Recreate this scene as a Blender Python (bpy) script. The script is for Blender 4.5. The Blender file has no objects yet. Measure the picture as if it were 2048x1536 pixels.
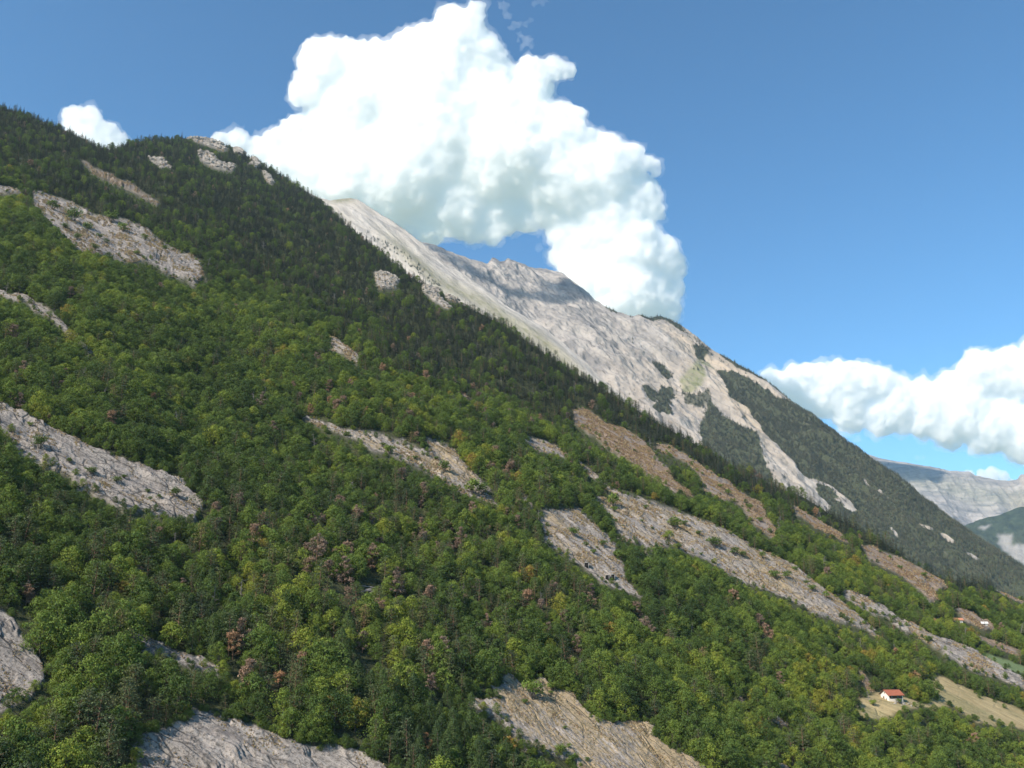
import bpy, math, random
import numpy as np
from mathutils import Vector, Matrix

random.seed(7)
rng = np.random.default_rng(7)
S = bpy.context.scene

# ------------------------------------------------------------------ camera
F_PX = 1774.0                      # focal length in pixels of a 2048 px wide picture
PITCH = math.radians(13.7)
cam_d = bpy.data.cameras.new("camera")
cam_d.sensor_width = 36.0
cam_d.lens = F_PX / 2048.0 * 36.0
cam_d.clip_start = 1.0
cam_d.clip_end = 90000.0
cam = bpy.data.objects.new("camera", cam_d)
S.collection.objects.link(cam)
cam.location = (0, 0, 0)
cam.rotation_euler = (math.pi / 2 + PITCH, 0, 0)
S.camera = cam

# ------------------------------------------------------------------ light
SUN_TO = Vector((-0.72, -0.60, 0.78)).normalized()      # towards the sun
elev = math.asin(SUN_TO.z)
azim = math.atan2(SUN_TO.x, SUN_TO.y)
W = bpy.data.worlds.new("World"); S.world = W; W.use_nodes = True
nt = W.node_tree; nt.nodes.clear()
sky = nt.nodes.new("ShaderNodeTexSky"); sky.sky_type = 'NISHITA'; sky.sun_disc = False
sky.sun_elevation = elev; sky.sun_rotation = azim
sky.altitude = 1500; sky.air_density = 1.0; sky.dust_density = 0.1; sky.ozone_density = 8.0
bg = nt.nodes.new("ShaderNodeBackground"); bg.inputs['Strength'].default_value = 0.123
gr = nt.nodes.new("ShaderNodeMix"); gr.data_type = 'RGBA'; gr.blend_type = 'MULTIPLY'; gr.inputs[0].default_value = 1.0
gr.inputs[7].default_value = (0.76, 1.03, 0.95, 1)
wo = nt.nodes.new("ShaderNodeOutputWorld")
nt.links.new(sky.outputs[0], gr.inputs[6]); nt.links.new(gr.outputs[2], bg.inputs[0]); nt.links.new(bg.outputs[0], wo.inputs[0])
sun_d = bpy.data.lights.new("sun", 'SUN'); sun_d.energy = 5.0; sun_d.angle = math.radians(0.5)
sun_d.color = (1.0, 0.90, 0.77)
sun = bpy.data.objects.new("sun", sun_d); S.collection.objects.link(sun)
sun.rotation_euler = SUN_TO.to_track_quat('Z', 'Y').to_euler()
S.view_settings.view_transform = 'Standard'; S.view_settings.look = 'None'
S.view_settings.exposure = 0.72; S.view_settings.gamma = 1.0
S.cycles.use_denoising = True
S.cycles.max_bounces = 140; S.cycles.diffuse_bounces = 3; S.cycles.glossy_bounces = 1
S.cycles.transmission_bounces = 3; S.cycles.transparent_max_bounces = 8; S.cycles.volume_bounces = 128
S.cycles.use_adaptive_sampling = True; S.cycles.adaptive_threshold = 0.02
S.cycles.caustics_reflective = False; S.cycles.caustics_refractive = False

# ------------------------------------------------------------------ helpers: geometry of the view, used to lay things out at their real distance
CP, SP = math.cos(PITCH), math.sin(PITCH)
def ray(px, py):
    px = np.asarray(px, float); py = np.asarray(py, float)
    u = (px - 1024) / F_PX; v = (768 - py) / F_PX
    return np.stack([u, CP - SP * v, SP + CP * v], -1)
def proj(P):
    P = np.asarray(P, float)
    d = P[..., 1] * CP + P[..., 2] * SP
    up = -P[..., 1] * SP + P[..., 2] * CP
    return 1024 + F_PX * P[..., 0] / d, 768 - F_PX * up / d, d

_grad = rng.normal(size=(256, 3)); _grad /= np.linalg.norm(_grad, axis=1)[:, None]
_perm = rng.permutation(256)
def perlin(P, seed=0):
    P = np.asarray(P, float) + seed * 17.37
    I = np.floor(P).astype(np.int64); f = P - I
    w = f * f * f * (f * (f * 6 - 15) + 10)
    out = 0
    for dx in (0, 1):
        for dy in (0, 1):
            for dz in (0, 1):
                h = _perm[(_perm[(_perm[(I[..., 0] + dx) & 255] + I[..., 1] + dy) & 255] + I[..., 2] + dz) & 255]
                g = _grad[h]
                d = g[..., 0] * (f[..., 0] - dx) + g[..., 1] * (f[..., 1] - dy) + g[..., 2] * (f[..., 2] - dz)
                out = out + d * (w[..., 0] if dx else 1 - w[..., 0]) * (w[..., 1] if dy else 1 - w[..., 1]) * (w[..., 2] if dz else 1 - w[..., 2])
    return out * 1.6
def fbm(P, octs=4, seed=0, ridged=False):
    a, s, o = 1.0, 0.0, 0.0
    Q = np.asarray(P, float)
    for k in range(octs):
        n = perlin(Q, seed + k * 3)
        if ridged: n = 1 - 2 * np.abs(n)
        o = o + a * n; s += a; a *= 0.5; Q = Q * 2.03
    return o / s
def in_poly(px, py, poly):
    r = np.zeros(np.shape(px), bool); n = len(poly)
    xs = [p[0] for p in poly]; ys = [p[1] for p in poly]
    bb = (px >= min(xs)) & (px <= max(xs)) & (py >= min(ys)) & (py <= max(ys))
    if not bb.any(): return r
    x = px[bb]; y = py[bb]; q = np.zeros(x.shape, bool); j = n - 1
    for i in range(n):
        xi, yi = poly[i]; xj, yj = poly[j]
        if yi != yj:
            c = ((yi > y) != (yj > y)) & (x < (xj - xi) * (y - yi) / (yj - yi) + xi)
            q ^= c
        j = i
    r[bb] = q
    return r
def near_line(px, py, line, w):
    r = np.zeros(np.shape(px), bool)
    for (x0, y0), (x1, y1) in zip(line[:-1], line[1:]):
        dx, dy = x1 - x0, y1 - y0
        t = np.clip(((px - x0) * dx + (py - y0) * dy) / (dx * dx + dy * dy), 0, 1)
        r |= np.hypot(px - x0 - t * dx, py - y0 - t * dy) < w
    return r
def blur(A, n=1):
    for _ in range(n):
        B = A.copy(); B[1:-1] = (A[:-2] + 2 * A[1:-1] + A[2:]) / 4
        A = B.copy(); A[:, 1:-1] = (B[:, :-2] + 2 * B[:, 1:-1] + B[:, 2:]) / 4
    return A

# ------------------------------------------------------------------ helpers: objects
def link(o): S.collection.objects.link(o); return o
def tag(o, label=None, cat=None, group=None, kind=None):
    if label: o['label'] = label
    if cat: o['category'] = cat
    if group: o['group'] = group
    if kind: o['kind'] = kind
    return o
def fast_mesh(name, V, faces, mats=(), mat_idx=None, smooth=False):
    """V (n,3), faces: int array (m,3) or (m,4)"""
    V = np.asarray(V, np.float32); Fc = np.asarray(faces, np.int32)
    m = bpy.data.meshes.new(name)
    k = Fc.shape[1]
    m.vertices.add(len(V)); m.vertices.foreach_set('co', V.ravel())
    m.loops.add(Fc.size); m.loops.foreach_set('vertex_index', Fc.ravel())
    m.polygons.add(len(Fc)); m.polygons.foreach_set('loop_start', np.arange(0, Fc.size, k, dtype=np.int32))
    m.polygons.foreach_set('loop_total', np.full(len(Fc), k, np.int32))
    for mt in mats: m.materials.append(mt)
    if mat_idx is not None: m.polygons.foreach_set('material_index', np.asarray(mat_idx, np.int32))
    if smooth: m.polygons.foreach_set('use_smooth', np.ones(len(Fc), bool))
    m.update(calc_edges=True); m.validate()
    return m
def add_attr(m, name, typ, data):
    a = m.attributes.new(name, typ, 'POINT')
    key = {'FLOAT': 'value', 'INT': 'value', 'FLOAT_VECTOR': 'vector', 'FLOAT_COLOR': 'color'}[typ]
    a.data.foreach_set(key, np.asarray(data, np.float32 if typ != 'INT' else np.int32).ravel())

# ------------------------------------------------------------------ helpers: materials
class NG:
    def __init__(s, name):
        s.m = bpy.data.materials.new(name); s.m.use_nodes = True
        s.t = s.m.node_tree; s.t.nodes.clear()
        s.out = s.t.nodes.new('ShaderNodeOutputMaterial')
    def n(s, typ, ins=None, **props):
        nd = s.t.nodes.new('ShaderNode' + typ)
        for k, v in props.items(): setattr(nd, k, v)
        for k, v in (ins or {}).items(): s.put(nd.inputs[k], v)
        return nd
    def put(s, sock, v):
        if hasattr(v, 'is_linked') or isinstance(v, bpy.types.NodeSocket): s.t.links.new(v, sock)
        elif isinstance(v, bpy.types.Node): s.t.links.new(v.outputs[0], sock)
        else:
            if isinstance(v, tuple) and len(v) == 3 and sock.type == 'RGBA': v = v + (1,)
            sock.default_value = v
    def noise(s, vec, scale=1.0, detail=4, rough=0.55, dist=0.0):
        return s.n('TexNoise', {'Vector': vec, 'Scale': scale, 'Detail': detail, 'Roughness': rough, 'Distortion': dist}).outputs['Fac']
    def mapping(s, vec, scale=(1, 1, 1), rot=(0, 0, 0), loc=(0, 0, 0)):
        return s.n('Mapping', {'Vector': vec, 'Scale': scale, 'Rotation': rot, 'Location': loc}).outputs[0]
    def ramp(s, fac, stops, interp='LINEAR'):
        r = s.n('ValToRGB', {'Fac': fac}); e = r.color_ramp.elements; r.color_ramp.interpolation = interp
        while len(e) > 1: e.remove(e[-1])
        for i, (p, c) in enumerate(stops):
            el = e[0] if i == 0 else e.new(p)
            el.position = p; el.color = (c, c, c, 1) if not isinstance(c, tuple) else c + (1,)
        return r.outputs[0]
    def mix(s, f, a, b, mode='MIX'):
        nd = s.n('Mix', data_type='RGBA', blend_type=mode)
        s.put(nd.inputs[0], f); s.put(nd.inputs[6], a); s.put(nd.inputs[7], b)
        return nd.outputs[2]
    def math(s, op, a, b=0.5, c=0.0):
        nd = s.n('Math', operation=op)
        s.put(nd.inputs[0], a); s.put(nd.inputs[1], b)
        if op in ('MULTIPLY_ADD',): s.put(nd.inputs[2], c)
        return nd.outputs[0]
    def attr(s, name, typ='GEOMETRY'):
        return s.n('Attribute', attribute_name=name, attribute_type=typ)
    def bump(s, h, strength=0.5, dist=0.5):
        return s.n('Bump', {'Height': h, 'Strength': strength, 'Distance': dist}).outputs[0]
    def finish(s, color, rough=0.9, normal=None, spec=0.2, transl=None):
        p = s.n('BsdfPrincipled', {'Base Color': color, 'Roughness': rough, 'Specular IOR Level': spec})
        if normal is not None: s.put(p.inputs['Normal'], normal)
        sh = p.outputs[0]
        if transl is not None:
            t = s.n('BsdfTranslucent', {'Color': transl[1]})
            mx = s.n('MixShader', {0: transl[0], 1: sh, 2: t.outputs[0]}); sh = mx.outputs[0]
        s.t.links.new(sh, s.out.inputs['Surface'])
        return s.m

# ------------------------------------------------------------------ the near slope: layout of its zones (traced outlines, laid on the slope)
def inv_main(px, py):
    i = 1.05e-3 - 1.17e-6 * (px - 1024) + 3.1e-6 * (py - 768)
    return (i + np.sqrt(i * i + (5.0e-4) ** 2)) / 2 + 1.2e-4
SIL_MAIN = [(-700, -60), (-300, 90), (0, 214), (60, 232), (130, 262), (200, 296), (232, 300), (262, 284), (300, 281), (350, 277), (385, 278), (420, 283), (460, 296), (505, 318),
            (550, 345), (600, 375), (650, 412), (700, 458), (760, 506), (820, 554), (880, 588), (950, 622), (1010, 652), (1080, 702), (1140, 740),
            (1200, 775), (1260, 812), (1320, 848), (1400, 894), (1470, 938), (1540, 968), (1610, 996), (1680, 1040), (1760, 1080), (1830, 1128), (1880, 1155), (1960, 1168), (2010, 1188), (2048, 1204), (2300, 1300), (2700, 1420)]
GREY, TAN, BROWN, MEADOW, PALE = 0, 1, 2, 3, 4
ZONES = [
 (GREY, .22, [(65,379),(120,390),(161,410),(205,434),(249,441),(294,458),(328,482),(369,502),(404,523),(410,544),(393,561),(375,550),(331,535),(293,512),(258,517),(220,506),(154,506),(130,478),(106,458),(85,427),(68,410)]),
 (GREY, .2, [(-30,360),(0,368),(30,372),(50,384),(20,385),(-30,378)]),
 (GREY, .15, [(-60,535),(0,564),(18,576),(53,585),(70,600),(97,617),(123,638),(146,661),(176,687),(208,709),(193,706),(170,690),(146,672),(100,637),(67,619),(53,602),(0,581),(-60,555)]),
 (GREY, .12, [(-140,750),(0,803),(29,813),(59,831),(97,844),(135,860),(164,878),(205,893),(243,910),(281,925),(316,938),(362,950),(381,973),(416,1000),(400,1019),(397,1034),(362,1030),(324,1028),(290,1020),(252,1019),(229,1005),(198,990),(183,978),(156,969),(145,950),(123,940),(59,916),(32,901),(18,872),(0,858),(-140,810)]),
 (GREY, .08, [(-160,1130),(0,1217),(30,1244),(38,1270),(61,1293),(80,1324),(90,1347),(88,1366),(69,1389),(57,1400),(23,1415),(0,1430),(-160,1440)]),
 (GREY, .25, [(246,1255),(286,1265),(324,1282),(381,1299),(412,1314),(442,1335),(437,1350),(400,1338),(366,1328),(343,1314),(305,1306),(267,1293)]),
 (GREY, .22, [(389,1413),(458,1438),(534,1457),(572,1484),(625,1499),(667,1499),(725,1522),(748,1536),(860,1640),(900,1750),(220,1750),(250,1600),(267,1536),(263,1499),(278,1469),(324,1457),(362,1438)]),
 (TAN, .55, [(1014,1337),(1033,1344),(1047,1359),(1062,1362),(1082,1343),(1099,1354),(1121,1370),(1148,1378),(1164,1398),(1186,1428),(1230,1441),(1228,1420),(1246,1434),(1276,1433),(1309,1444),(1312,1469),(1345,1493),(1386,1512),(1410,1534),(1560,1640),(1600,1750),(1240,1750),(1190,1600),(1162,1540),(1153,1512),(1112,1503),(1069,1499),(1052,1493),(1039,1471),(1011,1444),(998,1430),(970,1428),(943,1410),(930,1387),(962,1397),(995,1389),(974,1360),(1000,1370),(1006,1348)]),
 (TAN, .45, [(606,815),(627,821),(651,837),(671,846),(686,858),(724,868),(765,878),(788,890),(818,907),(840,915),(855,925),(842,892),(868,896),(897,912),(920,939),(947,968),(970,985),(974,997),(967,1003),(982,1018),(991,1037),(970,1030),(938,1010),(914,996),(891,979),(853,961),(824,944),(800,932),(783,920),(747,911),(727,891),(689,872),(660,855),(608,822)]),
 (GREY, .3, [(1039,889),(1058,884),(1081,888),(1105,897),(1130,917),(1126,932),(1100,918),(1075,914),(1060,906)]),
 (TAN, .5, [(1146,926),(1158,934),(1187,960),(1211,980),(1240,992),(1215,992),(1180,968)]),
 (TAN, .42, [(1070,1047),(1085,1040),(1117,1035),(1149,1032),(1176,1052),(1199,1073),(1217,1088),(1231,1099),(1226,1117),(1231,1132),(1246,1137),(1246,1152),(1255,1173),(1293,1208),(1264,1195),(1229,1183),(1199,1169),(1164,1142),(1126,1120),(1091,1099),(1076,1064)]),
 (TAN, .55, [(1036,1010),(1044,1012),(1058,1035),(1050,1035)]),
 (TAN, .42, [(1188,1001),(1205,1003),(1205,982),(1229,991),(1264,1003),(1293,1011),(1328,1023),(1366,1038),(1401,1050),(1434,1067),(1469,1079),(1504,1099),(1542,1105),(1571,1114),(1600,1129),(1640,1165),(1700,1215),(1750,1262),(1762,1280),(1700,1252),(1640,1232),(1586,1203),(1542,1180),(1492,1162),(1454,1140),(1416,1122),(1375,1108),(1337,1099),(1312,1098),(1312,1120),(1293,1117),(1287,1101),(1249,1093),(1231,1087),(1226,1063),(1211,1034),(1188,1012)]),
 (BROWN, .9, [(1144,821),(1164,816),(1188,828),(1211,848),(1249,860),(1278,875),(1299,895),(1320,918),(1335,930),(1350,955),(1378,975),(1394,985),(1352,981),(1322,964),(1278,937),(1258,914),(1229,893),(1199,870),(1152,841)]),
 (BROWN, .85, [(1308,888),(1337,895),(1375,919),(1410,942),(1439,960),(1469,977),(1498,995),(1527,1012),(1536,1033),(1554,1058),(1550,1075),(1513,1052),(1483,1013),(1439,993),(1410,981),(1401,958),(1381,934),(1337,911),(1311,902)]),
 (BROWN, .7, [(1582,1012),(1600,1022),(1628,1035),(1650,1050),(1672,1062),(1690,1075),(1698,1090),(1680,1082),(1655,1070),(1628,1062),(1612,1048),(1590,1035)]),
 (BROWN, .6, [(1720,1088),(1745,1095),(1775,1107),(1810,1120),(1850,1142),(1880,1158),(1898,1178),(1870,1180),(1880,1200),(1860,1200),(1830,1170),(1800,1150),(1770,1135),(1740,1120)]),
 (GREY, .3, [(1684,1178),(1710,1182),(1740,1195),(1775,1215),(1800,1235),(1830,1248),(1870,1270),(1905,1282),(1940,1296),(1980,1320),(2020,1340),(2060,1364),(2150,1420),(2150,1440),(2048,1378),(1990,1352),(1950,1338),(1920,1322),(1880,1298),(1850,1278),(1815,1262),(1780,1240),(1730,1215),(1695,1196)]),
 (MEADOW, 1, [(1715,1405),(1725,1388),(1745,1376),(1762,1368),(1800,1392),(1850,1405),(1880,1390),(1862,1362),(1852,1350),(1880,1352),(1930,1372),(1980,1392),(2048,1420),(2160,1470),(2160,1500),(2048,1456),(2000,1450),(1955,1446),(1930,1430),(1905,1410),(1880,1412),(1850,1425),(1815,1432),(1770,1435),(1730,1432)]),
 (PALE, 1, [(1958,1300),(1985,1306),(2030,1322),(2100,1345),(2100,1362),(2048,1346),(2000,1334),(1970,1316)]),
 (BROWN, .7, [(1990,1165),(2020,1180),(2060,1200),(2060,1214),(2015,1195),(1988,1180)]),
 (BROWN, .5, [(1955,1262),(1990,1276),(2048,1300),(2048,1310),(1995,1290),(1950,1270)]),
 (BROWN, .5, [(1908,1215),(1950,1225),(1985,1246),(2000,1262),(1970,1258),(1930,1240)]),
 (GREY, .4, [(654,674),(668,680),(690,700),(720,727),(712,735),(690,717),(660,702)]),
 (GREY, .5, [(609,649),(640,664),(642,670),(612,656)]),
 (PALE+1, .3, [(747,545),(782,552),(799,567),(787,577),(758,572),(750,560)]),
 (PALE+1, .3, [(841,573),(870,573),(881,598),(905,620),(895,622),(864,604),(846,589)]),
 (PALE+1, .3, [(887,584),(908,582),(930,599),(913,607),(893,600)]),
 (PALE+1, .2, [(366,273),(403,272),(440,286),(458,304),(440,302),(400,287)]),
 (PALE+1, .2, [(392,306),(417,302),(441,326),(474,328),(463,344),(431,336),(400,322)]),
 (PALE+1, .2, [(296,313),(325,319),(344,335),(320,335)]),
 (PALE+1, .2, [(466,286),(484,308),(476,310)]),
 (PALE+1, .2, [(508,322),(516,334),(509,337)]),
 (PALE+1, .2, [(524,343),(550,362),(546,372),(530,355)]),
 (BROWN, .6, [(158,318),(191,335),(260,367),(321,401),(318,406),(255,377),(190,346)]),
 (BROWN, .8, [(908,788),(940,806),(936,814),(912,800)]),
 (GREY, .5, [(1512,1420),(1540,1432),(1582,1452),(1570,1454),(1530,1440)]),
 (GREY, .5, [(1540,1515),(1570,1528),(1600,1545),(1570,1540)]),
 (BROWN, .6, [(1715,1330),(1735,1350),(1750,1368),(1738,1372),(1722,1352)]),
 (BROWN, .6, [(1500,1180),(1516,1186),(1530,1200),(1515,1196)]),
 (BROWN, .6, [(1386,1262),(1400,1272),(1412,1290),(1400,1284)]),
 (BROWN, .6, [(1460,1380),(1480,1392),(1492,1412),(1475,1402)]),
]
def surf_main(px, py):
    return ray(px, py) / inv_main(px, py)[..., None]

P0 = surf_main(np.array([1024., 1034., 1024.]), np.array([1000., 1000., 1010.]))
NRM = np.cross(P0[2] - P0[0], P0[1] - P0[0]); NRM /= np.linalg.norm(NRM)
if NRM[2] < 0: NRM = -NRM
A_ = surf_main(np.array([1188., 1650.]), np.array([1000., 1215.]))
SDIR = A_[1] - A_[0]; SDIR -= NRM * SDIR.dot(NRM); SDIR /= np.linalg.norm(SDIR)
TDIR = np.cross(NRM, SDIR)
B_ = surf_main(np.array([1110., 1200.]), np.array([1055., 1125.]))          # the dip of the beds, seen as streaks on the slabs
FALL = B_[1] - B_[0]; FALL -= NRM * FALL.dot(NRM); FALL /= np.linalg.norm(FALL)
CROSS = np.cross(NRM, FALL)
print('slope normal', NRM, 'fall', FALL, 'sdir', SDIR)
def frame(P, a, b, c): return np.stack([P @ a, P @ b, P @ c], -1)

def build_sheet(name, xs, rows, sil, ybot, inv, ypow=1.0, jag=0.0):
    xs = np.asarray(xs, float)
    top = np.interp(xs, [p[0] for p in sil], [p[1] for p in sil])
    if jag: top = top + jag * fbm(np.stack([xs / 22, xs * 0, xs * 0], -1), 4, 5)
    t = np.linspace(0, 1, rows)[:, None] ** ypow
    PX = np.broadcast_to(xs, (rows, len(xs))).copy()
    PY = top[None, :] + (np.asarray(ybot) - top)[None, :] * t
    P = ray(PX, PY) / inv(PX, PY)[..., None]
    return P, PX, PY, top
def grid_faces(r, c):
    i = np.arange(r * c).reshape(r, c)
    return np.stack([i[:-1, :-1], i[1:, :-1], i[1:, 1:], i[:-1, 1:]], -1).reshape(-1, 4)
def back_rows(P, n, step, drop):
    """the far side of a crest: falls away behind the top row"""
    top = P[0]; h = top.copy(); h[:, 2] = 0; h /= np.linalg.norm(h, axis=1)[:, None]
    out = []
    for k in range(n, 0, -1):
        d = step * (k ** 1.35)
        q = top + h * d; q[:, 2] -= drop * d * (0.4 + 0.6 * min(1, k / 4)); out.append(q)
    return np.concatenate([np.array(out), P], 0)

# ---- build it
xs_main = np.concatenate([np.linspace(-700, -20, 60, endpoint=False), np.arange(-20, 2070, 2.4), np.linspace(2075, 2700, 50)])
ROWS = 560
ybot = np.full(len(xs_main), 1780.0)
Pm, PXm, PYm, top_main = build_sheet('main', xs_main, ROWS, SIL_MAIN, ybot, inv_main)
fade = np.clip((PYm - top_main[None, :]) / 110.0, 0, 1) ** 0.7
def relief_main(P):
    Q = frame(P, FALL, CROSS, NRM)
    a = fbm(Q * np.array([1 / 420., 1 / 130., 1 / 300.]), 3, 1) * 16
    b = fbm(Q / 45., 3, 9) * 2.6
    return a, b
ra, rb = relief_main(Pm)
# zone masks with ragged edges
wx = 9 * fbm(np.stack([PXm / 26, PYm / 26, PXm * 0], -1), 3, 21); wy = 7 * fbm(np.stack([PXm / 26, PYm / 26, PXm * 0 + 7], -1), 3, 22)
rock = np.zeros(PXm.shape); tanm = np.zeros(PXm.shape); kindc = np.zeros(PXm.shape + (3,))
for kind, tan, poly in ZONES:
    ins = in_poly(PXm + wx * .8, PYm + wy * .8, poly)
    if kind == MEADOW: kindc[ins, 0] = 1
    elif kind == PALE: kindc[ins, 1] = 1
    elif kind == BROWN: kindc[ins, 2] = 1; rock[ins] = 1
    else: rock[ins] = 1
    tanm[ins] = tan
rockS = blur(rock, 1); open_ = blur(np.clip(rock + kindc[..., 0] + kindc[..., 1], 0, 1), 5)
tanm = blur(tanm, 8); kindc = np.stack([blur(kindc[..., i], 4) for i in range(3)], -1)
# slab relief: a swelling back, stepped plates whose edges run down the dip, cracks across it
Q = frame(Pm, SDIR, TDIR, NRM)
QF = frame(Pm, FALL, CROSS, NRM)
warp = fbm(Q / 18., 3, 31)[..., None] * 5
pl = fbm((QF + warp) * np.array([1 / 34., 1 / 7., 1 / 30.]), 4, 33)
plate = (np.floor(pl * 7) + np.clip((pl * 7 - np.floor(pl * 7)) * 5, 0, 1)) / 7
fine = fbm((QF + warp * .3) * np.array([1 / 5., 1 / 1.6, 1 / 3.]), 4, 41)
blk = fbm(Q / 9., 4, 51, True)
Dm = Pm @ np.array([0, CP, SP])
pl2 = fbm((Q + warp * 3) * np.array([1 / 60., 1 / 16., 1 / 30.]), 4, 37)
plate2 = (np.floor(pl2 * 6) + np.clip((pl2 * 6 - np.floor(pl2 * 6)) * 7, 0, 1)) / 6
rugged = np.clip(fbm(Q / 60., 2, 39) * 2 + .5, 0, 1)
tz = np.zeros(PXm.shape, bool)
for kind, tan, poly in ZONES:
    if kind in (TAN, BROWN): tz |= in_poly(PXm, PYm, [(x, y) for x, y in poly])
tzs = blur(tz.astype(float), 2)
pg = fbm((Q + warp * 1.5) * np.array([1 / 48., 1 / 6.5, 1 / 30.]), 4, 43)
plg = (np.floor(pg * 5) + np.clip((pg * 5 - np.floor(pg * 5)) * 9, 0, 1)) / 5
plate = plate * tzs + plg * (1 - tzs) * 1.5
fine = fine * (.35 + .65 * tzs)
disp_far = rockS * plate2 * np.clip(Dm / 330., .8, 3.5) * 2.2 * rugged
disp = fade * (ra * (1 - .25 * open_) + rb * (1 - .6 * open_)) + disp_far + rockS * (0.4 + plate * 1.7 + fine * 0.34 + blk * .30) + (1 - open_) * fine * 1.2
crag = np.zeros(PXm.shape)
for kind, tan, poly in ZONES:
    if kind == PALE + 1: crag[in_poly(PXm + wx * .7, PYm + wy * .7, poly)] = 1
crag = blur(crag, 2)
disp += crag * (1 + 2 * fbm((QF + warp) * np.array([1 / 26., 1 / 9., 1 / 12.]), 4, 61, True) + 1 * fbm(Pm / 6., 3, 62))
# the level terrace of the hut
HUT_PX = (1784, 1399)
hutP = surf_main(np.array([HUT_PX[0] * 1.0]), np.array([HUT_PX[1] * 1.0]))[0]
dh = np.linalg.norm(Pm - hutP, axis=-1)
wh = np.clip(1 - (dh - 6) / 22, 0, 1); wh = wh * wh * (3 - 2 * wh)
disp *= (1 - wh)
Pd = Pm + NRM * disp[..., None]
Pd[..., 2] = Pd[..., 2] * (1 - wh) + (hutP[2] - .2) * wh * .6 + Pd[..., 2] * wh * .4
DISP_MAIN = disp
# height lookups for things standing on the slope: nearest grid vertex in pixel layout
def ground(px, py):
    px = np.asarray(px, float); py = np.asarray(py, float)
    c = np.interp(px, xs_main, np.arange(len(xs_main)))
    tp = np.interp(px, xs_main, top_main)
    r = np.clip((py - tp) / (1780.0 - tp), 0, 1) * (ROWS - 1)
    c0 = np.clip(np.floor(c).astype(int), 0, len(xs_main) - 2); r0 = np.clip(np.floor(r).astype(int), 0, ROWS - 2)
    fc = (c - c0)[..., None]; fr = (r - r0)[..., None]
    return (Pd[r0, c0] * (1 - fc) * (1 - fr) + Pd[r0, c0 + 1] * fc * (1 - fr) + Pd[r0 + 1, c0] * (1 - fc) * fr + Pd[r0 + 1, c0 + 1] * fc * fr)

NB = 10
full = back_rows(Pd, NB, 14, 0.75)
def pad(A): return np.concatenate([np.repeat(A[:1], NB, 0), A], 0)

def rock_material():
    g = NG('slope_ground')
    z = g.attr('zones'); sep = g.n('SeparateColor', {0: z.outputs['Color']})
    rockm, tanv, cr = sep.outputs[0], sep.outputs[1], sep.outputs[2]
    k = g.attr('cover'); sk = g.n('SeparateColor', {0: k.outputs['Color']})
    dip = g.attr('dip').outputs['Vector']
    stre = g.noise(g.mapping(dip, (.07, .45, .2)), 1, 6, .6, .4)
    stre2 = g.noise(g.mapping(dip, (.25, 1.6, .6)), 1, 6, .65, .6)
    blot = g.noise(g.mapping(dip, (.035, .06, .05)), 1, 5, .6)
    spot = g.noise(dip, .9, 6, .75)
    greyc = g.mix(g.ramp(stre, [(.33, 0.0), (.62, 1.0)]), (.150, .134, .126), (.36, .322, .288))
    greyc = g.mix(g.ramp(blot, [(.35, 0.0), (.65, .65)]), greyc, (.30, .262, .225))
    greyc = g.mix(g.ramp(spot, [(.50, 0.0), (.60, .75)]), greyc, (.075, .066, .055))
    cell = g.n('TexVoronoi', {'Vector': g.mapping(g.n('Mix', data_type='VECTOR').outputs[1] if False else dip, (.07, .24, .2)), 'Scale': 1.0, 'Randomness': 1.0}, feature='DISTANCE_TO_EDGE').outputs[0]
    crack = g.math('MULTIPLY', g.ramp(cell, [(.0, 1.0), (.06, 0.0)]), g.ramp(blot, [(.38, 0.0), (.52, 1.0)]))
    greyc = g.mix(g.math('MULTIPLY', crack, .9), greyc, (.05, .047, .044))
    tanc = g.mix(stre2, (.185, .14, .085), (.43, .335, .215))
    tanc = g.mix(g.ramp(spot, [(.48, 0.0), (.62, .8)]), tanc, (.12, .105, .055))
    # where grass has caught hold on the rock
    hold = g.math('ADD', g.math('MULTIPLY', stre2, .55), g.math('MULTIPLY', blot, .45))
    thr = g.math('SUBTRACT', 1.0, tanv)
    th = g.math('MULTIPLY_ADD', thr, .42, .29)
    gm = g.n('MapRange', {'Value': hold, 'From Min': g.math('SUBTRACT', th, .025), 'From Max': g.math('ADD', th, .025)}).outputs[0]
    slab = g.mix(gm, greyc, tanc)
    brown = g.mix(g.ramp(stre2, [(.35, 0.0), (.7, 1.0)]), (.135, .095, .068), (.33, .245, .17))
    brown = g.mix(g.ramp(blot, [(.45, 0.0), (.6, .7)]), brown, (.20, .18, .17))
    slab = g.mix(sk.outputs[2], slab, brown)
    cragc = g.mix(spot, (.24, .21, .18), (.50, .44, .38))
    slab = g.mix(cr, slab, cragc)
    soil = g.mix(spot, (.026, .034, .015), (.075, .080, .036))
    med = g.mix(g.ramp(stre, [(.3, 0.0), (.7, 1.0)]), (.26, .205, .105), (.46, .36, .20))
    med = g.mix(g.ramp(blot, [(.45, 0.0), (.65, .5)]), med, (.19, .185, .085))
    col = g.mix(rockm, soil, slab)
    col = g.mix(sk.outputs[0], col, med)
    col = g.mix(sk.outputs[1], col, (.14, .185, .085))
    h = g.math('ADD', g.math('MULTIPLY', stre2, .7), g.math('MULTIPLY', g.math('SUBTRACT', spot, crack), .6))
    return g.finish(col, .95, g.bump(h, .8, .9), .15)
M_slope = rock_material()
m = fast_mesh('mountain_slope', full.reshape(-1, 3), grid_faces(ROWS + NB, len(xs_main)), [M_slope], smooth=True)
zc = np.stack([pad(rockS), pad(tanm), pad(crag), np.ones_like(pad(crag))], -1)
add_attr(m, 'zones', 'FLOAT_COLOR', zc)
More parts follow.
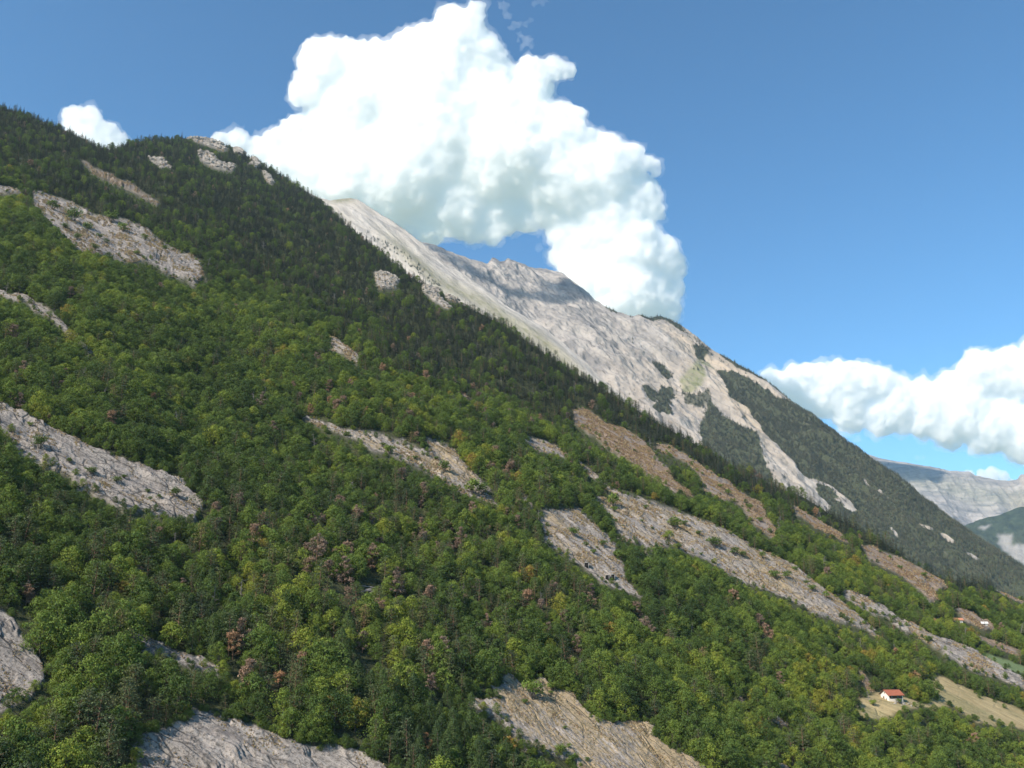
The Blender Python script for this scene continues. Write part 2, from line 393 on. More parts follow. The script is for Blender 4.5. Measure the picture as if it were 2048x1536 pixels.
add_attr(m, 'cover', 'FLOAT_COLOR', np.concatenate([np.concatenate([np.repeat(kindc[:1], NB, 0), kindc], 0), np.ones(full.shape[:2] + (1,))], -1))
tzp = pad(tz.astype(float))[..., None] > .5
add_attr(m, 'dip', 'FLOAT_VECTOR', np.where(tzp, frame(full, FALL, CROSS, NRM), frame(full, SDIR, TDIR, NRM)))
slope = link(bpy.data.objects.new('mountain_slope', m)); tag(slope, 'steep wooded mountainside with bare rock slabs falling to the right', kind='structure')

# ------------------------------------------------------------------ the ridges behind
SIL_SPUR = [(500, 330), (600, 378), (640, 397), (662, 402), (685, 398), (700, 397), (715, 399), (740, 415), (780, 440), (810, 460), (846, 488), (880, 520), (934, 552), (964, 573), (1016, 614), (1083, 652), (1128, 687), (1171, 725), (1200, 755), (1260, 806), (1320, 850), (1500, 980)]
def inv_spur(px, py): return 2.9e-4 + 3.0e-7 * (py - 500) - 5e-8 * (px - 900)
SIL_RIDGE = [(760, 440), (820, 475), (846, 486), (870, 490), (910, 508), (960, 525), (975, 528), (984, 517), (992, 519), (1000, 524), (1008, 524), (1015, 518), (1035, 526), (1060, 535), (1110, 543), (1125, 546), (1150, 566), (1178, 590),
             (1190, 602), (1205, 610), (1230, 625), (1262, 634), (1280, 630), (1300, 637), (1322, 633), (1340, 640), (1380, 662), (1405, 685), (1424, 700), (1470, 726), (1530, 762), (1600, 818), (1660, 862), (1740, 922), (1800, 965), (1850, 1000), (1900, 1038), (1960, 1082), (2048, 1144), (2200, 1250), (2500, 1430)]
def inv_ridge(px, py):
    i = 2.63e-4 - 8.5e-8 * (px - 1300) + 3.27e-7 * (py - 630)
    bowl = np.exp(-((px - 1090) / 90.) ** 2) * np.clip((690 - py) / 170., 0, 1)
    return i * (1 - .08 * bowl)
def rock_face(name, xs, rows, sil, yb, inv, jag, amps, seed, along=None):
    P, PX, PY, top = build_sheet(name, xs, rows, sil, np.full(len(xs), yb) if np.isscalar(yb) else yb, inv, 1.0, jag)
    c = P.shape[1] // 2; r = rows // 2
    nn = np.cross(P[r + 5, c] - P[r, c], P[r, c + 5] - P[r, c]); nn /= np.linalg.norm(nn)
    if nn[1] > 0: nn = -nn
    fall = -np.array([0, 0, 1.]) + nn * nn[2]
    if along:                                       # run of the beds: from one point of the face to another
        (xa, ya), (xb, yb_) = along; q0, q1 = [ray(np.array(x * 1.), np.array(y * 1.)) / inv(np.array(x * 1.), np.array(y * 1.)) for x, y in ((xa, ya), (xb, yb_))]
        fall = q1 - q0; fall = fall - nn * fall.dot(nn)
    fall /= np.linalg.norm(fall); cr = np.cross(nn, fall)
    Qr = frame(P, fall, cr, nn)
    d = 0
    for (wl_f, wl_c, amp, rid, oc) in amps:
        d = d + amp * fbm(Qr * np.array([1 / wl_f, 1 / wl_c, 1 / wl_c]), oc, seed, rid); seed += 5
    fd = np.clip((PY - top[None, :]) / 25.0, .12, 1)
    Pq = P + nn * (d * fd)[..., None]
    return P, Pq, PX, PY, top, nn, fall, cr
xs_r = np.concatenate([np.arange(760, 2060, 2.0), np.linspace(2066, 2500, 30)])
yb_r = np.interp(xs_r, [760, 1200, 1500, 2048, 2500], [700, 860, 1060, 1300, 1600])
RR = 330
_, Pr, PXr, PYr, top_r, n_r, f_r, c_r = rock_face('limestone_ridge', xs_r, RR, SIL_RIDGE, yb_r, inv_ridge, 4.0,
    [(1100, 300, 38, True, 3), (260, 110, 20, True, 4), (80, 36, 9, True, 3), (30, 24, 3, False, 3)], 71, along=((1150, 660), (1290, 790)))
RIDGE_WOODS = [
 (.9, [(1422, 690), (1466, 716), (1525, 750), (1600, 805), (1640, 842), (1600, 815), (1557, 788), (1504, 756), (1446, 716)]),
 (.95, [(1425, 743), (1466, 752), (1510, 781), (1557, 811), (1598, 814), (1700, 880), (1760, 925), (1850, 990), (2048, 1130), (2300, 1300), (2300, 1500), (1700, 1200), (1650, 1020), (1613, 972), (1569, 940), (1551, 907), (1525, 881), (1510, 855), (1481, 822), (1452, 814), (1443, 767)]),
 (.85, [(1393, 872), (1405, 840), (1416, 814), (1431, 834), (1452, 858), (1490, 881), (1510, 902), (1516, 940), (1540, 975), (1500, 1000), (1400, 940)]),
 (.8, [(1302, 724), (1318, 730), (1346, 755), (1334, 762), (1308, 740)]),
 (.85, [(1315, 784), (1343, 784), (1345, 808), (1329, 828), (1340, 850), (1290, 840), (1311, 820)]),
 (.8, [(1279, 787), (1305, 799), (1310, 817), (1300, 822), (1282, 806)]),
 (.8, [(1381, 697), (1405, 693), (1419, 705), (1405, 722), (1394, 723)]),
 (.55, [(1358, 790), (1385, 800), (1412, 790), (1418, 810), (1400, 830), (1365, 815)]),
 (.7, [(1273, 626), (1326, 632), (1361, 650), (1372, 664), (1358, 664), (1330, 642), (1305, 644), (1285, 640)]),
 (.4, [(1375, 660), (1424, 700), (1412, 700), (1372, 672)]),
 (.5, [(1200, 604), (1240, 622), (1240, 630), (1210, 618)]),
]
RIDGE_BARE = [([(1719, 975), (1746, 995), (1768, 1014)], 1.8), ([(1768, 1069), (1789, 1090)], 1.6), ([(1829, 1064), (1870, 1085), (1901, 1107), (1952, 1134)], 2.6), ([(1645, 850), (1700, 892), (1741, 930), (1794, 968)], 2.2),
              ([(1545, 905), (1560, 935), (1600, 965), (1650, 995), (1700, 1035)], 6)]
GRASSY = [[(1361, 762), (1390, 738), (1402, 750), (1405, 772), (1387, 792), (1362, 790)], [(1395, 715), (1420, 725), (1428, 740), (1405, 742), (1390, 735)]]
wxr = 7 * fbm(np.stack([PXr / 14, PYr / 14, PXr * 0], -1), 3, 81); wyr = 6 * fbm(np.stack([PXr / 14, PYr / 14, PXr * 0 + 5], -1), 3, 82)
woodm = np.zeros(PXr.shape); grassm = np.zeros(PXr.shape)
for dn, poly in RIDGE_WOODS: woodm[in_poly(PXr + wxr, PYr + wyr, poly)] = dn
for ln, w in RIDGE_BARE: woodm[near_line(PXr + wxr * .6, PYr + wyr * .6, ln, w) & (fbm(Pr / 45., 2, 66) > -.12)] = 0
for poly in GRASSY: grassm[in_poly(PXr + wxr, PYr + wyr, poly)] = 1
warm = np.clip((PXr - 1180) / 250., 0, 1)
PXs = PXr
def far_rock(name, base, dark, tan, strata=(.006, .016, .016), bumpd=18, sc=1.0, grass=(.16, .17, .085)):
    g = NG(name)
    z = g.attr('zones'); sep = g.n('SeparateColor', {0: z.outputs['Color']})
    dip = g.attr('dip').outputs['Vector']
    gash = g.ramp(g.noise(g.mapping(dip, (.007 * sc, .045 * sc, .03 * sc), (0, 0, .5)), 1, 4, .6, .2), [(.655, 0.0), (.69, 1.0)])
    big = g.noise(g.mapping(dip, (.0016 * sc, .005 * sc, .004 * sc)), 1, 6, .6, .5)
    st = g.noise(g.mapping(dip, strata), 1, 7, .65, .6)
    st2 = g.noise(g.mapping(dip, (.02 * sc, .06 * sc, .06 * sc)), 1, 6, .7, .3)
    c = g.mix(g.ramp(st, [(.38, 0.0), (.6, 1.0)]), dark, base)
    c = g.mix(g.ramp(st2, [(.52, 0.0), (.68, .75)]), c, tuple(v * .6 for v in dark))
    c = g.mix(g.math('MULTIPLY', gash, .8), c, tuple(v * .42 for v in dark))
    tm = g.math('MULTIPLY', g.ramp(big, [(.40, 0.0), (.6, 1.0)]), sep.outputs[1])
    c = g.mix(tm, c, tan)
    gm = g.math('MULTIPLY', g.ramp(st2, [(.40, 1.0), (.68, .3)]), sep.outputs[2])
    c = g.mix(gm, c, grass)
    wm = g.math('MULTIPLY', g.ramp(sep.outputs[0], [(.3, 0.0), (.6, 1.0)]), g.ramp(st2, [(.60, 1.0), (.78, .55)]))
    c = g.mix(wm, c, g.mix(big, (.040, .052, .028), (.070, .072, .042)))
    h = g.math('ADD', st, g.math('MULTIPLY', st2, .6))
    return g.finish(c, .95, g.bump(h, .7, bumpd), .1)
M_lime = far_rock('limestone', (.36, .330, .298), (.20, .19, .182), (.40, .33, .25))
def make_face(name, Pq, zones, dipf, mat, nb, step, drop, label):
    fullp = back_rows(Pq, nb, step, drop); r, c = fullp.shape[:2]
    me = fast_mesh(name, fullp.reshape(-1, 3), grid_faces(r, c), [mat], smooth=True)
    zz = np.concatenate([np.repeat(zones[:1], nb, 0), zones], 0)
    add_attr(me, 'zones', 'FLOAT_COLOR', np.concatenate([zz, np.ones(zz.shape[:2] + (1,))], -1))
    add_attr(me, 'dip', 'FLOAT_VECTOR', frame(fullp, *dipf))
    o = link(bpy.data.objects.new(name, me)); tag(o, label, kind='structure'); return o
make_face('limestone_ridge', Pr, np.stack([blur(woodm, 4), warm, blur(grassm, 2)], -1), (f_r, c_r, n_r), M_lime, 6, 60, 1.0, 'high bare grey limestone face with screes and woods on its right flank')

xs_s = np.arange(500, 1500, 2.2)
yb_s = np.interp(xs_s, [500, 1500], [700, 1100])
_, Ps, PXs_, PYs_, top_s, n_s, f_s, c_s = rock_face('grey_peak', xs_s, 200, SIL_SPUR, yb_s, inv_spur, 2.5,
    [(800, 180, 16, True, 3), (240, 45, 5, False, 4), (60, 30, 2.5, True, 3)], 171, along=((850, 520), (1100, 730)))
dtop = PYs_ - top_s[None, :]
grass_s = np.clip(1 - np.abs(dtop - 42 - 10 * np.sin(PXs_ / 60)) / 30., 0, 1) * np.clip((PXs_ - 730) / 80, 0, 1) * .9
grass_s = np.maximum(grass_s, np.exp(-((PXs_ - 685) / 22.) ** 2 - (dtop / 9.) ** 2) * 1.2)
M_spur = far_rock('pale_limestone', (.47, .43, .385), (.28, .26, .235), (.42, .37, .29), (.007, .035, .035), 10, 1.4, (.165, .16, .085))
make_face('grey_peak', Ps, np.stack([dtop * 0, np.full(dtop.shape, .4), np.clip(grass_s, 0, 1)], -1), (f_s, c_s, n_s), M_spur, 6, 50, 1.0, 'pale grey mountain spur with grassy streaks behind the dark fir crest')

# the distant massif at the right
SIL_FAR = [(1600, 880), (1700, 900), (1740, 911), (1752, 916), (1770, 921), (1800, 925), (1850, 934), (1885, 940), (1900, 944), (1930, 945), (1940, 946), (1950, 953), (1985, 960), (2010, 963), (2034, 962), (2040, 952), (2060, 948), (2150, 930), (2400, 900)]
def inv_far(px, py): return 1.02e-4 + 9e-8 * (py - 930)
xs_f = np.arange(1600, 2400, 2.5)
_, Pf, PXf, PYf, top_f, n_f, f_f, c_f = rock_face('distant_massif', xs_f, 150, SIL_FAR, 1200.0, inv_far, 2.0,
    [(2500, 900, 160, True, 4), (300, 600, 45, False, 4), (90, 200, 16, True, 3)], 271)
gz = np.exp(-((PYf - 990 - (PXf - 1900) * .12) / 22.) ** 2) * .4
M_far = far_rock('distant_limestone', (.40, .365, .335), (.19, .185, .185), (.42, .35, .28), (.016, .0012, .01), 60, .35, (.20, .21, .11))
make_face('distant_massif', Pf, np.stack([PXf * 0, np.clip((PXf - 1980) / 60, 0, 1), gz], -1), (f_f, c_f, n_f), M_far, 5, 200, .6, 'hazy distant plateau of layered pale rock at the right edge')
SIL_FOOT = [(1780, 1110), (1900, 1068), (1938, 1048), (1970, 1036), (2000, 1030), (2030, 1018), (2060, 1012), (2300, 960)]
def inv_foot(px, py): return 1.5e-4 + 1.2e-7 * (py - 1040)
xs_o = np.arange(1780, 2300, 3.0)
_, Po, PXo, PYo, top_o, n_o, f_o, c_o = rock_face('wooded_foothill', xs_o, 100, SIL_FOOT, 1260.0, inv_foot, 3.0,
    [(900, 500, 60, True, 4), (120, 120, 22, False, 4)], 371)
cliff = in_poly(PXo + 3 * fbm(np.stack([PXo / 8, PYo / 8, PXo * 0], -1), 2, 5), PYo, [(1996, 1070), (2022, 1078), (2020, 1095), (2060, 1094), (2060, 1150), (2020, 1120), (2006, 1105), (1995, 1090)]) | in_poly(PXo, PYo, [(1952, 1058), (1980, 1054), (1968, 1064)])
def far_woods():
    g = NG('far_woods'); z = g.attr('zones'); sep = g.n('SeparateColor', {0: z.outputs['Color']})
    dip = g.attr('dip').outputs['Vector']
    a = g.noise(dip, .02, 6, .7); b = g.noise(dip, .004, 4, .6)
    c = g.mix(g.ramp(a, [(.35, 0.0), (.65, 1.0)]), (.018, .028, .018), (.055, .075, .040))
    c = g.mix(g.ramp(b, [(.5, 0.0), (.62, .5)]), c, (.085, .09, .05))
    c = g.mix(sep.outputs[1], c, g.mix(a, (.22, .21, .20), (.36, .34, .31)))
    return g.finish(c, 1.0, g.bump(a, 1.0, 25), .05)
make_face('wooded_foothill', Po, np.stack([PXo * 0, blur(cliff.astype(float), 1), PXo * 0], -1), (f_o, c_o, n_o), far_woods(), 5, 200, .6, 'far wooded foothill with a pale cliff at the right edge')

# the ground that carries it all to the horizon
def big_ground():
    g = NG('valley_ground'); tc = g.n('TexCoord').outputs['Object']
    a = g.noise(tc, .0012, 6, .6)
    return g.finish(g.mix(a, (.13, .16, .07), (.28, .27, .16)), .95)
R_ = 45000
gv = [(0, 0, 0)] + [(R_ * math.cos(a), R_ * math.sin(a), 0) for a in np.linspace(0, 2 * math.pi, 48, endpoint=False)]
gf = [(0, 1 + i, 1 + (i + 1) % 48) for i in range(48)]
gm_ = fast_mesh('valley_floor', gv, gf, [big_ground()])
go = link(bpy.data.objects.new('valley_floor', gm_)); go.location = (0, 0, -620); tag(go, kind='structure')

# ------------------------------------------------------------------ trees: one set of shapes per kind, each a crown mesh and a trunk mesh
def quads_from(C, N, size, asp=1.0, up=None):
    """leaf sprays: one bent four-sided face per centre C, facing N"""
    n = len(C); N = N / np.linalg.norm(N, axis=1)[:, None]
    r = rng.normal(size=(n, 3)) if up is None else up + rng.normal(size=(n, 3)) * .25
    T = np.cross(N, r); T /= np.linalg.norm(T, axis=1)[:, None] + 1e-9
    B = np.cross(N, T)
    s = np.asarray(size).reshape(-1, 1) * np.ones((n, 1)); s2 = s * asp
    k = rng.uniform(.55, 1.15, (n, 4, 1)) * .5
    V = np.stack([C - B * s * k[:, 0], C + T * s2 * k[:, 1] + N * s * .12, C + B * s * k[:, 2], C - T * s2 * k[:, 3] + N * s * .12], 1)
    return V.reshape(-1, 3)
def quad_mesh(name, V, mat):
    return fast_mesh(name, V, np.arange(len(V)).reshape(-1, 4), [mat])
def tube_pts(path, radii, sides=6):
    V = []; Fc = []
    for i, (p, r) in enumerate(zip(path, radii)):
        p = np.array(p, float); q = np.array(path[min(i + 1, len(path) - 1)], float) - np.array(path[max(i - 1, 0)], float)
        q /= np.linalg.norm(q) + 1e-9; a = np.cross(q, [.3, .9, .1]); a /= np.linalg.norm(a); b = np.cross(q, a)
        for k in range(sides):
            t = 2 * math.pi * k / sides; V.append(p + r * (a * math.cos(t) + b * math.sin(t)))
    for i in range(len(path) - 1):
        for k in range(sides):
            Fc.append((i * sides + k, i * sides + (k + 1) % sides, (i + 1) * sides + (k + 1) % sides, (i + 1) * sides + k))
    return V, Fc
def limbs_mesh(name, tubes, mat):
    V = []; Fc = []
    for path, radii, sd in tubes:
        v, f = tube_pts(path, radii, sd); o = len(V); V += v; Fc += [tuple(i + o for i in q) for q in f]
    return fast_mesh(name, V, Fc, [mat], smooth=True)

def leaf_mat(name, stops, transl=.30, leafvar=.5, sc=.8):
    g = NG(name)
    tint = g.attr('tint', 'INSTANCER').outputs['Fac']
    obj = g.n('TexCoord').outputs['Object']
    nz = g.noise(obj, sc, 3, .6)
    t = g.math('ADD', tint, g.math('MULTIPLY', g.math('SUBTRACT', nz, .5), leafvar))
    c = g.ramp(t, stops)
    isl = g.n('NewGeometry').outputs['Random Per Island']
    c = g.mix(g.math('MULTIPLY', isl, .45), c, tuple(1.0 for _ in range(3)), 'MULTIPLY') if False else g.n('HueSaturation', {'Hue': g.math('MULTIPLY_ADD', isl, .03, .485), 'Saturation': 1.0, 'Value': g.math('MULTIPLY_ADD', isl, .7, .65), 'Color': c}).outputs[0]
    return g.finish(c, .75, None, .22, (transl, g.mix(.5, c, (.20, .26, .03), 'MIX')))
M_oak = leaf_mat('oak_leaves', [(0.0, (.042, .072, .022)), (.3, (.085, .132, .030)), (.55, (.145, .200, .036)), (.78, (.230, .270, .038)), (.95, (.27, .24, .040)), (1.0, (.29, .17, .05))])
M_pine = leaf_mat('pine_needles', [(0.0, (.046, .066, .036)), (.5, (.085, .108, .044)), (.85, (.135, .145, .052)), (1.0, (.19, .14, .06))], .1)
M_fir = leaf_mat('fir_needles', [(0.0, (.018, .030, .026)), (.5, (.040, .056, .038)), (1.0, (.078, .095, .050))], .06)
M_larch = leaf_mat('larch_needles', [(0.0, (.045, .075, .028)), (.6, (.078, .118, .034)), (1.0, (.14, .15, .04))], .3)
M_dead = leaf_mat('dead_needles', [(0.0, (.17, .13, .11)), (.5, (.25, .165, .12)), (1.0, (.38, .20, .10))], .1)
def bark(name, c1, c2):
    g = NG(name); o = g.n('TexCoord').outputs['Object']
    n = g.noise(g.mapping(o, (3, 3, .8)), 1, 4, .6)
    return g.finish(g.mix(n, c1, c2), .95, g.bump(n, .6, .05), .1)
M_bark = bark('bark', (.05, .042, .034), (.13, .11, .09)); M_pbark = bark('pine_bark', (.10, .06, .04), (.22, .14, .09)); M_snag = bark('bleached_wood', (.14, .125, .115), (.30, .28, .26))

def broadleaf(i, H=9.5, R=3.4, low=.0, nl=24, q=98, leaf=.46):
    c = []; nrm = []; tubes = [([(0, 0, -1.2), (0.1, 0, H * .25), (-.1, .1, H * .55)], [.24, .18, .09], 6)]
    lean = rng.normal(size=2) * .35
    for k in range(nl):
        a = k * 2.399 + rng.uniform(-.4, .4); h = (k + .5) / nl
        z = H * (low + (1 - low) * (.12 + .80 * h)); prof = math.sin(math.pi * min(1, .22 + .78 * h) ** 1.15) ** .7
        rr = R * .74 * prof * rng.uniform(.35, 1.35) * (1 if h < .9 else .3)
        o = np.array([rr * math.cos(a) + lean[0] * h, rr * math.sin(a) + lean[1] * h, z])
        lr = R * rng.uniform(.20, .50)
        d = rng.normal(size=(q, 3)); d[:, 2] = np.abs(d[:, 2]) * rng.choice([1, 1, 1, -.5], q); d /= np.linalg.norm(d, axis=1)[:, None]
        c.append(o + d * lr * np.array([1, 1, .78]) * rng.uniform(.6, 1.12, (q, 1))); nrm.append(d + rng.normal(size=(q, 3)) * .45)
        if k % 3 == 0: tubes.append(([(0, 0, H * .2), tuple(o * .55 + np.array([0, 0, H * .12])), tuple(o)], [.11, .06, .02], 4))
    V = quads_from(np.concatenate(c), np.concatenate(nrm), rng.uniform(.7, 1.2, nl * q) * leaf, .8)
    return quad_mesh('oak_crown', V, M_oak), limbs_mesh('oak_trunk', tubes, M_bark)
def scots(i, H=11.5, R=3.1, mat=None, dens=1.0, bare=.14):
    mat = mat or M_pine
    c = []; nrm = []; bend = rng.normal(size=2) * .5
    tubes = [([(0, 0, -1.2), (bend[0] * .3, bend[1] * .3, H * .5), (bend[0], bend[1], H * .97)], [.25, .16, .05], 6)]
    nl = 19
    for k in range(nl):
        h = (k + .5) / nl; a = k * 2.399 + rng.uniform(-.5, .5)
        z = H * (bare + (1 - bare) * h); rr = R * (1.05 - .75 * h ** 1.6) * rng.uniform(.45, 1.05) * (.6 if h > .93 else 1)
        o = np.array([rr * .72 * math.cos(a) + bend[0] * h, rr * .72 * math.sin(a) + bend[1] * h, z])
        q = int(46 * dens); d = rng.normal(size=(q, 3)); d /= np.linalg.norm(d, axis=1)[:, None]; d[:, 2] = np.abs(d[:, 2])
        lr = R * rng.uniform(.34, .50)
        c.append(o + d * np.array([lr, lr, lr * .45]) * rng.uniform(.4, 1.1, (q, 1))); nrm.append(d * np.array([1, 1, 1.4]) + rng.normal(size=(q, 3)) * .6)
        tubes.append(([(bend[0] * h, bend[1] * h, z - .7), tuple(o * np.array([.6, .6, 1]) - np.array([0, 0, .25])), tuple(o)], [.08, .05, .02], 4))
    C = np.concatenate(c)
    V = quads_from(C, np.concatenate(nrm), rng.uniform(.6, 1.2, len(C)) * .52, .55)
    return quad_mesh('pine_crown', V, mat), limbs_mesh('pine_trunk', tubes, M_pbark)
def dead_pine(i):
    """brown crown, thin enough to show its branches"""
    H, R = 9.6, 3.5 + .3 * (i % 3); n_ = 26; c = []; nr = []; b_ = rng.normal(size=2) * .5
    tubes = [([(0, 0, -1.2), (b_[0] * .4, b_[1] * .4, H * .5), (b_[0], b_[1], H * .95)], [.24, .15, .04], 6)]
    for k in range(n_):
        h = rng.uniform(.15, 1.0); a = rng.uniform(0, 6.283); rr = R * .8 * math.sin(math.pi * min(1, .25 + .72 * h)) ** .6 * rng.uniform(.3, 1.1)
        o = np.array([rr * math.cos(a) + b_[0] * h, rr * math.sin(a) + b_[1] * h, H * h]); q = int(rng.uniform(45, 95)); d = rng.normal(size=(q, 3)); d /= np.linalg.norm(d, axis=1)[:, None]
        c.append(o + d * np.array([1, 1, .7]) * R * rng.uniform(.14, .36) * rng.uniform(.3, 1.1, (q, 1))); nr.append(d + rng.normal(size=(q, 3)) * .6)
        tubes.append(([(b_[0] * h, b_[1] * h, H * h * .9 - .3), tuple(o * np.array([.6, .6, 1]) - np.array([0, 0, .3])), tuple(o)], [.07, .045, .02], 4))
    C = np.concatenate(c); V = quads_from(C, np.concatenate(nr), rng.uniform(.5, 1.1, len(C)) * .60, .65)
    return quad_mesh('dead_pine_crown', V, M_dead), limbs_mesh('dead_pine_trunk', tubes, M_pbark)
def fir(i, H=13.5, R=2.5, mat=None, lev=17, droop=.28, narrow=.42, name='fir_crown', bough=1.0):
    mat = mat or M_fir
    C = []; N = []; Sz = []
    for k in range(lev):
        h = k / (lev - 1); z = H * (.10 + .88 * h); rr = R * (1 - h) ** .85 * rng.uniform(.85, 1.12) + .15
        nb = max(4, int(11 * (1 - .55 * h)))
        for b in range(nb):
            a = 2 * math.pi * b / nb + rng.uniform(-.3, .3) + k; L = rr * rng.uniform(.7, 1.12)
            for s in range(max(2, int(5 * L / R + 1))):
                f = (s + .8) / max(2, int(5 * L / R + 1)); e = L * f
                C.append((e * math.cos(a) + rng.normal() * .12, e * math.sin(a) + rng.normal() * .12, z - droop * e * f + rng.normal() * .12))
                N.append((math.cos(a) * .5 + rng.normal() * .4, math.sin(a) * .5 + rng.normal() * .4, 1.0)); Sz.append(.62 * bough * (1.1 - .4 * h))
    V = quads_from(np.array(C), np.array(N), np.array(Sz), narrow * 1.7)
    tubes = [([(0, 0, -1.2), (0, 0, H * .5), (0, 0, H * .98)], [.24, .14, .03], 5)]
    return quad_mesh(name, V, mat), limbs_mesh(name.replace('crown', 'trunk'), tubes, M_bark)
def larch(i):
    H = 10.5; n = 1700
    h = rng.uniform(0, 1, n) ** 1.15; a = rng.uniform(0, 2 * math.pi, n); lob = 1 + .28 * np.sin(a * 3 + i) * np.cos(h * 19 + i * 2)
    r = 3.5 * (1 - h) ** .62 * np.minimum(1, .45 + 3 * h) * lob * rng.uniform(.25, 1.0, n) ** .5 + .1
    C = np.stack([r * np.cos(a), r * np.sin(a), H * (.1 + .9 * h)], -1)
    N = np.stack([np.cos(a), np.sin(a), np.full(n, .5)], -1) + rng.normal(size=(n, 3)) * .5
    V = quads_from(C, N, rng.uniform(.35, .62, n), .5, np.array([[1., 0, 0]]))
    return quad_mesh('larch_crown', V, M_larch), limbs_mesh('larch_trunk', [([(0, 0, -1.2), (0, 0, H * .6), (0, 0, H * .97)], [.2, .12, .03], 5)], M_bark)
def snag(i, H=9):
    b = rng.normal(size=2) * .8
    tubes = [([(0, 0, -1.2), (b[0] * .4, b[1] * .4, H * .5), (b[0], b[1], H)], [.22, .14, .03], 5)]; tw = []
    for k in range(16):
        h = rng.uniform(.25, .95); a = rng.uniform(0, 6.28); L = 2.6 * (1.1 - h) * rng.uniform(.6, 1.2) + .4
        s = np.array([b[0] * h, b[1] * h, H * h]); e = s + np.array([L * math.cos(a), L * math.sin(a), L * rng.uniform(-.1, .7)])
        tw.append(([tuple(s), tuple((s + e) / 2 + rng.normal(size=3) * .12), tuple(e)], [.07, .045, .015], 4))
        for j in range(3):
            f = rng.uniform(.4, .95); p = s + (e - s) * f; q = p + rng.normal(size=3) * np.array([.6, .6, .45])
            tw.append(([tuple(p), tuple(q)], [.035, .01], 3))
    return limbs_mesh('bare_branches', tw, M_snag), limbs_mesh('snag_trunk', tubes, M_snag)
def shrub(i):
    H, R = 2.6, 1.7
    c = []; nrm = []
    for k in range(9):
        a = k * 2.399; rr = R * .55 * math.sqrt((k + .5) / 9); o = np.array([rr * math.cos(a), rr * math.sin(a), H * rng.uniform(.25, .62)])
        q = 60; d = rng.normal(size=(q, 3)); d[:, 2] = np.abs(d[:, 2]); d /= np.linalg.norm(d, axis=1)[:, None]
        c.append(o + d * rng.uniform(.55, .85) * rng.uniform(.5, 1.15, (q, 1))); nrm.append(d + rng.normal(size=(q, 3)) * .5)
    C = np.concatenate(c); V = quads_from(C, np.concatenate(nrm), rng.uniform(.5, 1.1, len(C)) * .34, .8)
    tubes = [([(0, 0, -.4), (.4 * math.cos(a), .4 * math.sin(a), .7), (.9 * math.cos(a), .9 * math.sin(a), 1.4)], [.07, .05, .02], 4) for a in (0, 1.3, 2.6, 3.9, 5.1)]
    return quad_mesh('shrub_crown', V, M_oak), limbs_mesh('shrub_stems', tubes, M_bark)
SHAPES = {
 'oak_tree': [broadleaf(i, *p) for i, p in enumerate([(9.0, 4.1), (8.2, 4.6), (10.0, 4.0), (7.6, 3.8), (8.4, 4.8), (9.4, 4.4), (7.2, 3.5), (10.2, 4.5)])],
 'pine_tree': [scots(i, *p) for i, p in enumerate([(10.5, 3.7), (9.4, 4.0), (11.5, 3.5), (8.8, 3.6), (10.2, 4.2)])],
 'fir_tree': [fir(i, *p) for i, p in enumerate([(11, 3.1), (12.6, 3.0), (9.5, 2.9), (10.4, 3.6), (8.6, 3.2), (13.6, 3.4)])],
 'larch_tree': [larch(i) for i in range(3)],
 'dead_pine_tree': [dead_pine(i) for i in range(5)],
 'bare_tree': [snag(i) for i in range(3)],
 'shrub': [shrub(i) for i in range(4)],
}
HGT = {'oak_tree': 9.3, 'pine_tree': 11, 'fir_tree': 13, 'larch_tree': 12.5, 'dead_pine_tree': 10.5, 'bare_tree': 9, 'shrub': 2.6}

